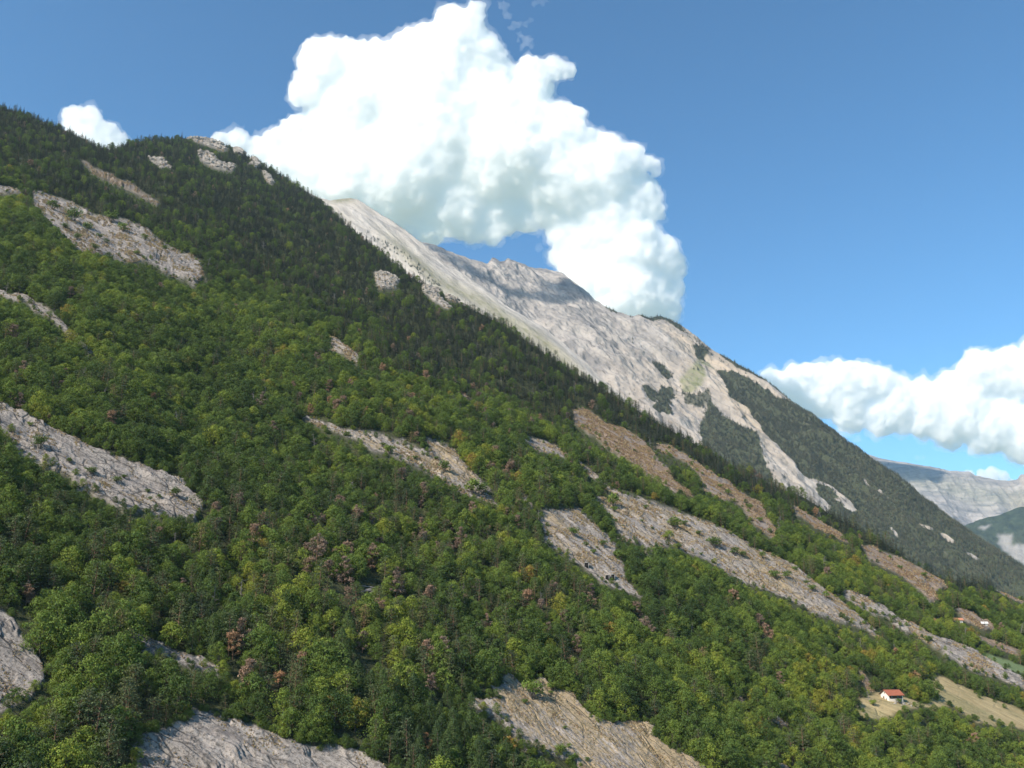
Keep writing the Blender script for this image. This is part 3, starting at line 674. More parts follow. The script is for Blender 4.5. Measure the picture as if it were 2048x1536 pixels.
# ---- where they stand
SHRUBS = [(1141,1088,25,.35),(1202,1105,18,.3),(1167,1107,14,.3),(1182,1120,14,.4),(1189,1110,8,.4),(1220,1096,10,.4),(1225,1022,32,.62),(1224,1035,18,.5),(1347,1065,32,.55),(1366,1058,18,.4),(1336,1083,26,.68),
 (1427,1100,34,.3),(1394,1078,13,.3),(1403,1110,10,.3),(1466,1117,21,.2),(1482,1122,18,.3),(1356,1102,14,.3),(1547,1162,25,.4),(1570,1164,20,.4),(1589,1148,14,.4),(1243,1060,9,.2),(1302,1064,9,.3),(1288,1027,12,.3),(1281,1052,8,.3),
 (1498,1103,12,.4),(1457,1082,10,.3),(1522,1122,16,.4),(1235,1132,26,.5),(1311,1119,32,.45),(1622,1188,20,.5),(1650,1200,18,.6),(1612,1172,14,.4),
 (80,893,32,.2),(185,940,26,.3),(140,918,13,.3),(250,950,13,.3),(352,988,24,.15),(297,980,13,.3),(320,992,12,.3),(236,957,20,.4),(300,1000,10,.4),(60,850,14,.65),
 (105,420,26,.35),(147,442,34,.4),(222,444,30,.4),(175,458,22,.4),(246,462,22,.65),(155,476,16,.3),(200,470,16,.3),(130,455,16,.3),(290,480,16,.5),(275,505,14,.4),(190,498,18,.3),(330,500,14,.5),(215,480,14,.2),
 (832,907,26,.3),(882,960,28,.45),(776,917,26,.6),(942,1003,46,.6),(763,902,14,.3),(868,934,13,.4),(826,932,14,.3),(960,1003,26,.4),
 (1068,1392,50,.58),(1108,1374,26,.55),(1052,1402,16,.4),(1132,1453,11,.4),(1126,1500,26,.5),(1152,1514,28,.4),(1178,1516,13,.3),(1140,1490,12,.6),(1104,1384,12,.4),(1235,1442,20,.5),
 (625,1496,30,.6),(28,1398,26,.3),(600,1488,16,.7),
 (1378,950,10,.4),(1420,990,14,.5),(1455,992,16,.4),(1440,978,12,.5),(1500,1020,14,.4),(1520,1045,16,.5),(1270,900,8,.3),(1360,985,12,.4),(1540,1062,10,.6),
 (1640,1040,9,.4),(1664,1078,10,.3),(1760,1108,8,.3),(1800,1140,12,.4),(1846,1160,14,.4),(1745,1205,14,.4),(1790,1240,14,.3),(1862,1280,12,.3),(2008,1345,10,.3),
 (1800,1415,13,.45),(1748,1409,16,.75)]
OPEN = [p for k, t, p in ZONES]
LARCH = [[(360,1200),(430,1170),(470,1230),(500,1330),(400,1320),(360,1280)], [(590,1300),(700,1290),(790,1380),(760,1440),(640,1400)], [(780,1400),(900,1400),(1010,1440),(1080,1520),(1140,1700),(760,1700)], [(1030,1480),(1140,1520),(1180,1560),(1060,1560)]]
MARKED = [(632,1130,'dead_pine_tree',62,.3,'tall grey-brown dead pine, the largest of the dead pines in the lower wood'), (690,1172,'dead_pine_tree',58,.35,'broad dead pine with a pyramid crown, left of the fallen logs'), (655,1165,'dead_pine_tree',44,.45,'slim brown dead pine between two broader dead pines'), (612,1160,'dead_pine_tree',46,.55,'brown dead pine left of the slim dead pine'),
 (792,1196,'dead_pine_tree',60,.3,'broad grey-brown dead pine right of the fallen logs'), (697,1212,'dead_pine_tree',36,.4,'low dead pine crown just below the broad pyramid dead pine'), (722,1312,'dead_pine_tree',44,.4,'round-topped dead pine above the young larches'), (466,1316,'dead_pine_tree',56,.85,'rust-red half-dead pine left of the short rock hump'), (862,1392,'dead_pine_tree',50,.4,'dead pine standing over the larches left of the tan bottom slab'),
 (52,1212,'dead_pine_tree',52,.6,'tan dead pine near the left edge above the corner slab'), (552,1392,'dead_pine_tree',46,.95,'orange half-dead pine above the pale bottom slab'), (850,1512,'dead_pine_tree',40,1.0,'bright orange half-dead pine at the bottom edge'), (842,1016,'dead_pine_tree',30,.3,'small grey dead pine under the forked slab'), (740,1140,'dead_pine_tree',38,.7,'reddish dead pine above the fallen logs'),
 (1180,1225,'dead_pine_tree',40,.5,'brown dead pine below the tip of the slab with square openings'), (1275,1240,'dead_pine_tree',36,.4,'brown dead pine right of the tip of the slab with square openings'), (1535,1285,'dead_pine_tree',40,.6,'rust-brown dead pine in the oak wood below the shrub-dotted slab'), (1520,1262,'dead_pine_tree',34,.35,'grey-brown dead pine beside the rust-brown one in the oak wood'), (1160,1300,'dead_pine_tree',38,.3,'dark grey-brown dead pine above the tan bottom slab'),
 (305,805,'dead_pine_tree',26,.8,'rust-red dead pine in the mid-left woodland'), (128,755,'dead_pine_tree',26,.6,'reddish dead pine near the left edge above the smooth slab'), (140,592,'dead_pine_tree',26,.4,'purplish-brown dead pine right of the thin rock rib'), (655,790,'dead_pine_tree',26,.5,'brown dead pine in the middle of the wood below the narrow scree'),
 (704,1478,'oak_tree',58,.93,'bright yellow-green bushy tree at the edge of the pale bottom slab'), (345,1290,'oak_tree',62,.66,'pale olive rounded tree just above the short rock hump'), (432,880,'oak_tree',42,.8,'bright lime-green tree in the mid-left woodland'), (1500,900,'oak_tree',18,.8,'small bright tree on the far edge of the slope')]
def smooth(a, b, x): t = np.clip((x - a) / (b - a), 0, 1); return t * t * (3 - 2 * t)
def scatter():
    # true ground area of each cell of the slope gives an even wood
    P = Pm; a = P[1:, :-1] - P[:-1, :-1]; b = P[:-1, 1:] - P[:-1, :-1]
    area = np.linalg.norm(np.cross(a, b), axis=-1)
    D = P[:-1, :-1] @ np.array([0, CP, SP])
    px0, py0 = PXm[:-1, :-1], PYm[:-1, :-1]
    ok = (px0 > -160) & (px0 < 2200) & (py0 < 1760)
    dens = np.where(ok, area / np.clip(2.5 * (1 + D / 1500.), 2, 9) ** 2 * 2.2, 0)
    tot = dens.sum(); n = int(tot); print('tree candidates', n)
    cell = rng.choice(dens.size, n, p=(dens / tot).ravel())
    r, c = np.unravel_index(cell, dens.shape)
    fr, fc = rng.uniform(0, 1, (2, n))
    px = px0[r, c] + fc * (PXm[0, 1:] - PXm[0, :-1])[c]; py = py0[r, c] + fr * (PYm[1:, :-1] - PYm[:-1, :-1])[r, c]
    base = surf_main(px, py); d = base @ np.array([0, CP, SP])
    sp = 3.15 * (1 + d / 1700.)
    # keep a minimum gap
    keep = np.zeros(n, bool); cells = {}
    g = 8.0; ix = np.floor(base[:, 0] / g).astype(int); iy = np.floor(base[:, 1] / g).astype(int)
    B = base.tolist()
    for i in range(n):
        x, y, z = B[i]; s2 = (sp[i] * .82) ** 2; bad = False
        for ax in (ix[i] - 1, ix[i], ix[i] + 1):
            for ay in (iy[i] - 1, iy[i], iy[i] + 1):
                for j in cells.get((ax, ay), ()):
                    q = B[j]
                    if (q[0] - x) ** 2 + (q[1] - y) ** 2 + (q[2] - z) ** 2 < s2: bad = True; break
                if bad: break
            if bad: break
        if not bad: keep[i] = True; cells.setdefault((ix[i], iy[i]), []).append(i)
    px, py, d = px[keep], py[keep], d[keep]; n = len(px)
    # kind
    top = np.interp(px, xs_main, top_main); band = np.interp(px, [0, 300, 600, 900, 1200, 1400, 1700, 2048], [150, 230, 255, 200, 105, 70, 28, 18])
    W3 = surf_main(px, py)
    nz = fbm(W3 / 110., 3, 91); nz2 = fbm(W3 / 40., 3, 95)
    conif = 1 - smooth(.60, 1.40, (py - top) / band + nz * .7)
    u = rng.uniform(size=n)
    kind = np.full(n, 0)
    lowpine = .10 + .26 * smooth(1400, 900, px) * smooth(850, 1050, py) + .5 * np.clip(nz2, 0, 1)
    lowpine += .25 * smooth(500, 350, px) * smooth(380, 300, py)
    kind[u < lowpine] = 1
    up = (rng.uniform(size=n) < conif)
    kind[up] = np.where(rng.uniform(size=up.sum()) < .82 - .6 * smooth(.15, .5, nz2[up]), 2, np.where(rng.uniform(size=up.sum()) < .5, 1, 0))
    dead = .008 + .11 * np.exp(-((px - 760) / 330.) ** 2 - ((py - 1120) / 170.) ** 2) + .035 * np.exp(-((px - 750) / 300.) ** 2 - ((py - 850) / 120.) ** 2) + .03 * np.exp(-((px - 1350) / 250.) ** 2 - ((py - 1250) / 150.) ** 2)
    kind[rng.uniform(size=n) < dead] = 4
    kind[rng.uniform(size=n) < .008] = 5
    for poly in LARCH:
        q = in_poly(px, py, poly); kind[q & (rng.uniform(size=n) < .6)] = 3
    names = np.array(['oak_tree', 'pine_tree', 'fir_tree', 'larch_tree', 'dead_pine_tree', 'bare_tree'])
    hh = np.array([9.3, 11, 13, 12.5, 10.5, 9])[kind]
    sc = (.55 + .75 * rng.uniform(size=n) ** 1.4) * (1 + .12 * smooth(900, 2000, d)) * (1 + .06 * smooth(420, 230, d))
    sc = np.where(kind == 0, sc * (1 - .18 * smooth(1300, 1800, px)), sc)
    sc = np.where(kind == 0, sc, sc * .92)
    hp = hh * sc * F_PX / d
    jx = px + 5 * nz; jy = py
    edge_in = np.zeros(n, bool)
    for poly in OPEN: edge_in |= in_poly(jx, jy, poly)
    okf = np.zeros(n); done = np.zeros(n, bool)
    for fs in (1.0, .62, .40, .24):                    # lower growth where a full-grown tree would hide the open ground behind it
        cov = np.zeros(n, bool)
        for poly in OPEN:
            for f, g__ in ((.3, 0), (.6, -.28), (.6, .28), (.85, 0)): cov |= in_poly(jx + hp * fs * g__ * (d < 700), jy - hp * fs * f, poly)
        q = ~cov & ~done; okf[q] = fs; done |= q
    small = (okf < 1) & done
    edge_in |= ~done
    kind[small] = 0; sc = np.where(small, sc * okf, sc); hh = np.where(small, 9.3, hh); hp = hh * sc * F_PX / d
    for (mx, my, mw) in [(738, 1186, 16)]: edge_in |= (np.abs(px - mx) < mw) & (py > my - 8) & (py - hp < my + 6)
    for (mx, my, _k, mh, _t, _l) in MARKED: edge_in |= (np.abs(px - mx) < mh * .38) & (py > my - 4) & (py - hp < my - mh * .22)
    # hut stays in view
    edge_in |= (np.abs(px - 1784) < 34) & (py > 1372) & (py - hp < 1408)
    edge_in |= (np.abs(px - 1918) < 11) & (py - hp * .6 < 1236) & (py > 1224) | (np.abs(px - 1968) < 8) & (py - hp * .6 < 1250) & (py > 1240)
    k = ~edge_in
    px, py, d, kind, sc, hp, nz, nz2, conif_k = [v[k] for v in (px, py, d, kind, sc, hp, nz, nz2, conif)]; n = len(px)
    patch = fbm(surf_main(px, py) / 70., 2, 99)
    tint = .38 + .34 * patch + rng.normal(size=n) * .18 + .10 * smooth(1100, 1700, px)
    tint += np.where(rng.uniform(size=n) < .02, rng.uniform(.25, .45, n), 0)
    tint -= .12 * smooth(1000, 2000, d) * (kind == 0)
    tint -= .13 * conif_k * (kind != 4)
    pos = ground(px, py); pos[:, 2] -= .25
    # bushes and low crowns overhanging the rims of the open ground
    ex, ey = [], []
    for k_, tan_, poly in ZONES:
        for (xa, ya), (xb, yb) in zip(poly, poly[1:] + poly[:1]):
            L_ = math.hypot(xb - xa, yb - ya); m_ = int(L_ / (5.5 if len(poly) > 14 else 16) + rng.uniform())
            for q_ in range(m_):
                f_ = rng.uniform(); ex.append(xa + (xb - xa) * f_ + rng.normal() * 4.5); ey.append(ya + (yb - ya) * f_ + rng.normal() * 3.5)
    ex, ey = np.array(ex), np.array(ey); er = rng.uniform(size=len(ex)) < .75; q_ = er & (ex > -120) & (ex < 2150) & (ey < 1700) & ~((np.abs(ex - 1784) < 30) & (ey > 1360) & (ey < 1428)) & ~((np.abs(ex - 1945) < 40) & (np.abs(ey - 1240) < 24)); ex, ey = ex[q_], ey[q_]; m_ = len(ex)
    pe = ground(ex, ey); pe[:, 2] -= .3; de = pe @ np.array([0, CP, SP]); s_e = rng.uniform(.10, .42, m_) * (1 + .3 * smooth(500, 1500, de))
    kind = np.concatenate([kind, np.zeros(m_, int)]); px = np.concatenate([px, ex]); py = np.concatenate([py, ey]); d = np.concatenate([d, de]); sc = np.concatenate([sc, s_e]); hp = np.concatenate([hp, 9.3 * s_e * F_PX / de])
    tint = np.concatenate([tint, .36 + .22 * rng.normal(size=m_)]); pos = np.concatenate([pos, pe])
    print('trees', n, np.bincount(kind))
    return names[kind], px, py, d, sc, hp, np.clip(tint, 0.02, .98), pos
tk, tpx, tpy, td, tsc, thp, ttint, tpos = scatter()
trot = rng.uniform(0, 6.283, len(tk)); tvar = rng.integers(0, 1000, len(tk))
tilt = rng.normal(size=(len(tk), 2)) * .05

def trim(s):
    for w_ in (' well', ' leafy', ' pointed', ' feathery'):
        if len(s.split()) <= 16: break
        s = s.replace(w_, '', 1)
    return ' '.join(s.split()[:16])
def place(kind, var, loc, rz, sc, tint, label, cat, group, tl=(0, 0), sz=1.0):
    crown_me, trunk_me = SHAPES[kind][var % len(SHAPES[kind])]
    e = bpy.data.objects.new(kind, None); e.empty_display_size = .5
    e.location = loc; e.rotation_euler = (tl[0], tl[1], rz); e.scale = (sc, sc, sc * sz)
    link(e); tag(e, trim(label), cat, group)
    nm = {'bare_tree': ('branches', 'trunk'), 'shrub': ('foliage', 'stems')}.get(kind, ('crown', 'trunk'))
    for n_, me in zip(nm, (crown_me, trunk_me)):
        o = bpy.data.objects.new(n_, me); o.parent = e; o['tint'] = float(tint); link(o)
    return e

LAND = [(240, 470, 'the upper left slab'), (110, 650, 'the thin rock rib at the left edge'), (200, 920, 'the smooth left slab'), (40, 1330, 'the corner slab'),
        (340, 1305, 'the short rock hump'), (520, 1500, 'the broad pale slab at the bottom'), (1180, 1450, 'the tan bottom slab'), (840, 930, 'the forked slab in mid slope'), (1090, 905, 'the small rounded rock nose'),
        (1170, 1110, 'the slab with square openings'), (1450, 1120, 'the long shrub-dotted slab'), (1300, 920, 'the high brown strip'), (1480, 1010, 'the upper brown streak'), (1840, 1270, 'the grey rock band on the right'),
        (1790, 1400, 'the red-roofed hut'), (1960, 1420, 'the dry mown meadow'), (760, 1190, 'the patch of dead pines'), (560, 760, 'the mid-left woodland'), (690, 700, 'the narrow scree streak in mid slope'), (430, 1260, 'the stand of young larches'), (1500, 1350, 'the oak wood left of the hut'), (1150, 1280, 'the wood above the tan slab')]
LAND += [(430, 315, 'the big pale crag on the knoll'), (320, 322, 'the small left crag of the knoll'), (540, 355, 'the knoll shoulder crag'), (235, 362, 'the brown streak under the left crest'), (90, 290, 'the left crest'), (772, 560, 'the left tawny crag'), (875, 592, 'the broad tawny crag'), (1010, 680, 'the crest before the grass spur'),
         (1150, 765, 'the crest before the limestone'), (1300, 850, 'the crest before the ridge screes'), (1460, 940, 'the crest above the upper brown streak'), (600, 520, 'the middle of the fir wood'), (1680, 1050, 'the crest on the right'), (1860, 1160, 'the end of the crest'), (690, 440, 'the crest below the grey peak')]
def whereabouts(x, y):
    dd = [((x - a) ** 2 + ((y - b) * 1.3) ** 2, a, b, s) for a, b, s in LAND]; dd.sort(); _, a, b, s = dd[0]
    v = '' if abs(y - b) < 16 else 'above' if y < b else 'below'; h = '' if abs(x - a) < 22 else 'left of' if x < a else 'right of'
    far = 'well ' if math.hypot(x - a, y - b) > 110 else ''
    if v and h: return f'{far}{v} and {h} {s}'
    return f'{far}{v or h or "beside"} {s}'
def look(kind, t, sc):
    size = 'small' if sc < .74 else 'mid-sized' if sc < .92 else 'big' if sc < 1.12 else 'very big'
    if kind == 'oak_tree': c = 'dark green' if t < .25 else 'green' if t < .55 else 'yellow-green' if t < .8 else 'yellowing'; return f'{size} {c} leafy tree'
    if kind == 'pine_tree': c = 'dark' if t < .35 else 'olive green' if t < .65 else 'yellowish'; return f'{size} {c} pine'
    if kind == 'larch_tree': return f'{size} feathery green larch'
    if kind == 'fir_tree': return f'{size} dark pointed fir'
    if kind == 'dead_pine_tree': c = 'grey-brown' if t < .4 else 'rust-brown' ; return f'{size} {c} dead pine'
    return f'{size} bare grey dead tree'
GROUPS = {'oak_tree': 'leafy trees covering the slope', 'pine_tree': 'pines scattered through the wood', 'larch_tree': 'young larches in the lower wood', 'dead_pine_tree': 'dead brown pines in the wood', 'bare_tree': 'bare dead trees in the wood', 'fir_tree': 'dark firs of the upper wood'}
visible = (tpx > 4) & (tpx < 2044) & (tpy - thp * .7 > 0) & (tpy - thp < 1530)
rest = np.ones(len(tk), bool)
for kind in GROUPS:
    idx = np.where((tk == kind) & visible)[0]; idx = idx[np.argsort(-thp[idx])][:300]
    for i in idx:
        place(kind, int(tvar[i]), tpos[i], trot[i], tsc[i], ttint[i], look(kind, ttint[i], tsc[i]) + ' ' + whereabouts(tpx[i], tpy[i]), 'tree', GROUPS[kind], tilt[i])
    rest[idx] = False

def forest(name, label, kinds_meshes, pos, rot, sc, tint, var, szz=None):
    """what is left of one kind past the first 300: one object, its trees instanced on points"""
    me = bpy.data.meshes.new(name); me.vertices.add(len(pos)); me.vertices.foreach_set('co', np.asarray(pos, np.float32).ravel()); me.update()
    add_attr(me, 'tint', 'FLOAT', tint); add_attr(me, 'scl', 'FLOAT_VECTOR', np.stack([sc, sc, sc * (1 if szz is None else szz)], -1)); add_attr(me, 'rot', 'FLOAT_VECTOR', rot); add_attr(me, 'var', 'INT', np.asarray(var) % len(kinds_meshes))
    o = link(bpy.data.objects.new(name, me)); tag(o, label, kind='stuff')
    ng = bpy.data.node_groups.new(name, 'GeometryNodeTree')
    ng.interface.new_socket('Geometry', in_out='INPUT', socket_type='NodeSocketGeometry'); ng.interface.new_socket('Geometry', in_out='OUTPUT', socket_type='NodeSocketGeometry')
    N = ng.nodes; gi = N.new('NodeGroupInput'); go_ = N.new('NodeGroupOutput')
    iop = N.new('GeometryNodeInstanceOnPoints'); iop.inputs['Pick Instance'].default_value = True
    coll = bpy.data.collections.new(name + '_shapes')
    for k, (cm, tm) in enumerate(kinds_meshes):
        bmv = join_meshes(name + '_tree', cm, tm); coll.objects.link(bpy.data.objects.new('%s_shape_%02d' % (name, k), bmv))
    ci = N.new('GeometryNodeCollectionInfo'); ci.inputs['Collection'].default_value = coll; ci.inputs['Separate Children'].default_value = True; ci.inputs['Reset Children'].default_value = True
    def at(nm, ty):
        a = N.new('GeometryNodeInputNamedAttribute'); a.data_type = ty; a.inputs[0].default_value = nm; return a.outputs['Attribute']
    L = ng.links.new
    L(gi.outputs[0], iop.inputs['Points']); L(ci.outputs[0], iop.inputs['Instance'])
    L(at('var', 'INT'), iop.inputs['Instance Index']); L(at('rot', 'FLOAT_VECTOR'), iop.inputs['Rotation']); L(at('scl', 'FLOAT_VECTOR'), iop.inputs['Scale'])
    L(iop.outputs[0], go_.inputs[0])
    md = o.modifiers.new('trees', 'NODES'); md.node_group = ng
    return o
def join_meshes(name, a, b):
    out = []
    for me in (a, b):
        n = len(me.vertices); v = np.empty(n * 3, np.float32); me.vertices.foreach_get('co', v)
        f = np.empty(len(me.loops), np.int32); me.loops.foreach_get('vertex_index', f); out.append((v.reshape(-1, 3), f.reshape(-1, 4)))
    V = np.concatenate([out[0][0], out[1][0]]); Fq = np.concatenate([out[0][1], out[1][1] + len(out[0][0])])
    mi = np.concatenate([np.zeros(len(out[0][1]), int), np.ones(len(out[1][1]), int)])
    return fast_mesh(name, V, Fq, [a.materials[0], b.materials[0]], mi)
FOREST = {'oak_tree': ('oak_wood', 'leafy oak wood covering most of the slope'), 'pine_tree': ('pine_wood', 'pines standing among the leafy trees'), 'fir_tree': ('fir_wood', 'dark fir wood below the crest'), 'larch_tree': ('larch_wood', 'young larches in the lower wood'), 'dead_pine_tree': ('dead_pine_wood', 'dead brown pines scattered in the wood'), 'bare_tree': ('bare_tree_wood', 'bare dead trees scattered in the wood')}
for kind, (nm, lb) in FOREST.items():
    q = np.where((tk == kind) & rest)[0]
    if len(q): forest(nm, lb, SHAPES[kind], tpos[q], np.stack([tilt[q, 0], tilt[q, 1], trot[q]], -1), tsc[q], ttint[q], tvar[q])

# shrubs standing alone on the open slabs
def shrub_place(x, y, n_):
    nb = min(((x - a[0]) ** 2 + (y - a[1]) ** 2, a[0], a[1], a[2]) for i, a in enumerate(SHRUBS) if i != n_ and a[2] > 22)
    side = ('upper ' if y < nb[2] else 'lower ') + ('left' if x < nb[1] else 'right')
    return side + ' of a bigger one, '  + min(((x - a) ** 2 + ((y - b) * 1.3) ** 2, s) for a, b, s in LAND)[1]
for n_, (x, y, w, t) in enumerate(SHRUBS):
    p = ground(np.array([x * 1.0]), np.array([y * 1.0]))[0]; d_ = p @ np.array([0, CP, SP]); wm = w * d_ / F_PX
    sz = 'large' if w > 28 else 'mid-sized' if w > 17 else 'small' if w > 11 else 'tiny'
    col_ = 'dark green' if t < .25 else 'green' if t < .45 else 'olive' if t < .65 else 'yellowish'
    lb = f'{sz} {col_} shrub {shrub_place(x, y, n_)}'
    place('shrub', n_, (p[0], p[1], p[2] - .1), n_ * 1.7, wm / 2.9, t * .9, lb, 'shrub', 'shrubs standing on the open slabs', (0, 0), rng.uniform(.8, 1.15))
# trees by the hut
for x, y, kind, hpx, t, lb in [(1860, 1394, 'oak_tree', 46, .42, 'large dark spreading walnut tree casting shade on the meadow right of the hut'), (1838, 1390, 'oak_tree', 40, .52, 'rounded tree between the hut and the big walnut tree'), (1818, 1384, 'oak_tree', 34, .6, 'yellow-green tree directly behind the right end of the hut roof'),
                          (1846, 1356, 'oak_tree', 26, .88, 'rusty orange-tinged tree at the top corner of the meadow'), (1800, 1375, 'oak_tree', 24, .7, 'low olive tree behind the hut roof'), (1741, 1405, 'bare_tree', 26, .3, 'thin bare tree on the dry grass left of the hut')]:
    p = ground(np.array([x * 1.0]), np.array([y * 1.0]))[0]; d_ = p @ np.array([0, CP, SP])
    place(kind, int(hpx), (p[0], p[1], p[2] - .3), hpx, hpx * d_ / F_PX / HGT[kind], t, lb, 'tree', None)

for x, y, kind, hpx, t, lb in MARKED:
    p = ground(np.array([x * 1.0]), np.array([y * 1.0]))[0]; d_ = p @ np.array([0, CP, SP])
    place(kind, int(hpx), (p[0], p[1], p[2] - .2), hpx, hpx * 1.08 * d_ / F_PX / HGT[kind], t, lb, 'tree', None)
LOGL = ['pale fallen trunk lying steepest of the heap between dead pines', 'pale fallen trunk crossing the others between dead pines', 'longest pale fallen trunk between dead pines', 'short pale fallen trunk on the right of the heap', 'thin pale fallen trunk on the left of the heap']
for k, (dx, dy, an) in enumerate([(0, 0, .5), (5, -3, .9), (-4, -6, .3), (9, 2, 1.2), (-8, 3, .7)]):
    p = ground(np.array([738. + dx]), np.array([1186. + dy]))[0]; L_ = rng.uniform(3.5, 6.5); u_ = SDIR * math.cos(an) + TDIR * math.sin(an); u_ = u_ + NRM * .25
    V_, F_ = tube_pts([tuple(-u_ * L_ / 2), (0, 0, .1), tuple(u_ * L_ / 2)], [.24, .20, .10], 7)
    o = link(bpy.data.objects.new('fallen_log', fast_mesh('fallen_log', V_, F_, [M_dead if False else M_snag], smooth=True))); o.location = tuple(p + NRM * 1.5); tag(o, LOGL[k], 'log', 'fallen trunks between the dead pines')

# woods on the ridge behind: small firs, past counting
def ridge_wood():
    P = Pr; a = P[1:, :-1] - P[:-1, :-1]; b = P[:-1, 1:] - P[:-1, :-1]
    area = np.linalg.norm(np.cross(a, b), axis=-1)
    wd = blur(woodm, 7)[:-1, :-1] ** 1.4
    sparse = smooth(.1, .6, fbm(P[:-1, :-1] / 120., 3, 55)) * .10
    lower = (PXr[:-1, :-1] > 1250)
    wd = np.where(wd > 0, wd, sparse * lower)
    nzw = fbm(P[:-1, :-1] / 90., 3, 57)
    wd = np.where(wd > .5, wd * np.clip(1.0 + nzw * 1.6, .12, 1.3), wd)
    ok = (PXr[:-1, :-1] < 2070)
    dens = area * wd * ok / 38.0
    n = int(dens.sum()); print('ridge trees', n); n = min(n, 60000)
    cell = rng.choice(dens.size, n, p=(dens / dens.sum()).ravel()); r, c = np.unravel_index(cell, dens.shape)
    f = rng.uniform(size=(n, 1)); g_ = rng.uniform(size=(n, 1))
    pos = Pr[r, c] * (1 - f) * (1 - g_) + Pr[r + 1, c] * f * (1 - g_) + Pr[r, c + 1] * (1 - f) * g_ + Pr[r + 1, c + 1] * f * g_
    return pos, PXr[r, c], PYr[r, c]
rp, rpx, rpy = ridge_wood()
M_ridge = leaf_mat('ridge_needles', [(0.0, (.040, .055, .040)), (.5, (.10, .115, .072)), (1.0, (.18, .18, .11))], .06)
small_firs = [fir(i, 13, 3.6, M_ridge, 8, .2, .5, 'fir_crown', 2.1) for i in range(3)] + [scots(9, 10, 4.2, M_ridge, .5, .1), scots(9, 9, 4.4, M_ridge, .5, .1)]
nr = len(rp)
forest('ridge_wood', 'dark fir and pine wood on the flank of the limestone ridge', small_firs, rp, np.stack([rng.normal(size=nr) * .04, rng.normal(size=nr) * .04, rng.uniform(0, 6.28, nr)], -1), rng.uniform(.6, 1.15, nr), np.clip(.5 + .3 * fbm(rp / 150., 2, 5) + rng.normal(size=nr) * .15, .02, .98), rng.integers(0, 1000, nr))
q = np.where((PXs_ > 735) & (PXs_ < 880) & (np.abs((PYs_ - top_s[None, :]) - np.interp(PXs_, [735, 800, 880], [66, 62, 64])) < 9) & (rng.uniform(size=PXs_.shape) < .14))
sp_ = Ps[q]; nr = len(sp_)
forest('peak_firs', 'thin line of firs on the grassy shoulder of the grey peak', small_firs, sp_, np.stack([np.zeros(nr), np.zeros(nr), rng.uniform(0, 6.28, nr)], -1), rng.uniform(.6, 1.0, nr), rng.uniform(0, .6, nr), rng.integers(0, 1000, nr))

# crags standing out of the upper wood: heaps of angular blocks, one thing each
import bmesh
M_crag = None
def crag_material():
    g = NG('crag_rock'); o = g.n('TexCoord').outputs['Object']
    a = g.noise(g.mapping(o, (.10, .10, .28)), 1, 6, .65, .5); b = g.noise(o, .5, 5, .7)
    c = g.mix(g.ramp(a, [(.36, 0.0), (.6, 1.0)]), (.17, .155, .135), (.38, .345, .305)); c = g.mix(g.ramp(b, [(.52, 0.0), (.62, .7)]), c, (.10, .09, .07))
    return g.finish(c, .95, g.bump(g.math('ADD', a, b), .8, 1.5), .1)
M_crag = crag_material()
CRAG_LABELS = ['tawny crag breaking the crest wood left of the others', 'broad tawny rock face below the crest among firs', 'grey rock face right of the tawny crag below the crest', 'pale rocks along the top of the wooded knoll', 'large pale crag in the middle of the wooded knoll', 'small pale crag on the left side of the knoll', 'narrow pale rib at the right end of the knoll top', 'tiny white rock on the right shoulder of the knoll', 'small pale crag low on the right shoulder of the knoll']
ci_ = 0
for kind, tan, poly in ZONES:
    if kind != PALE + 1: continue
    pa = np.array(poly, float); x0, y0 = pa.min(0); x1, y1 = pa.max(0); bm = bmesh.new(); n_ok = 0
    ctr = ground(np.array([pa[:, 0].mean()]), np.array([pa[:, 1].mean()]))[0]; d_ = ctr @ np.array([0, CP, SP]); R1 = np.random.default_rng(100 + ci_)
    want = int(16 + (x1 - x0) * (y1 - y0) / 55); sm_ = 1.9 if (x1 - x0) * (y1 - y0) < 500 else 1.0
    for k in range(want * 8):
        x, y = R1.uniform(x0, x1), R1.uniform(y0, y1)
        if not in_poly(np.array([x]), np.array([y]), poly)[0]: continue
        p = ground(np.array([x]), np.array([y]))[0]; s = R1.uniform(1.8, 5.4) * sm_ * d_ / F_PX
        g_ = bmesh.ops.create_icosphere(bm, subdivisions=2, radius=1.0)
        ax = R1.normal(size=(5, 3)); ax /= np.linalg.norm(ax, axis=1)[:, None]; lim = R1.uniform(.45, .8, 5)
        for v in g_['verts']:
            q = np.array(v.co[:])
            for a_, l_ in zip(ax, lim):
                e = q @ a_
                if e > l_: q = q - a_ * (e - l_)
            q = q * np.array([1.25, .8, 1.15]) * s * (1 + .14 * R1.normal())
            q = q[0] * SDIR * 1.2 + q[1] * TDIR + q[2] * NRM * .9
            v.co = Vector(tuple(q + (p - ctr)))
        n_ok += 1
        if n_ok >= want: break
    me = bpy.data.meshes.new('rock_outcrop'); bm.to_mesh(me); bm.free(); me.materials.append(M_crag)
    o = link(bpy.data.objects.new('rock_outcrop', me)); o.location = ctr; tag(o, CRAG_LABELS[ci_], 'rock'); ci_ += 1

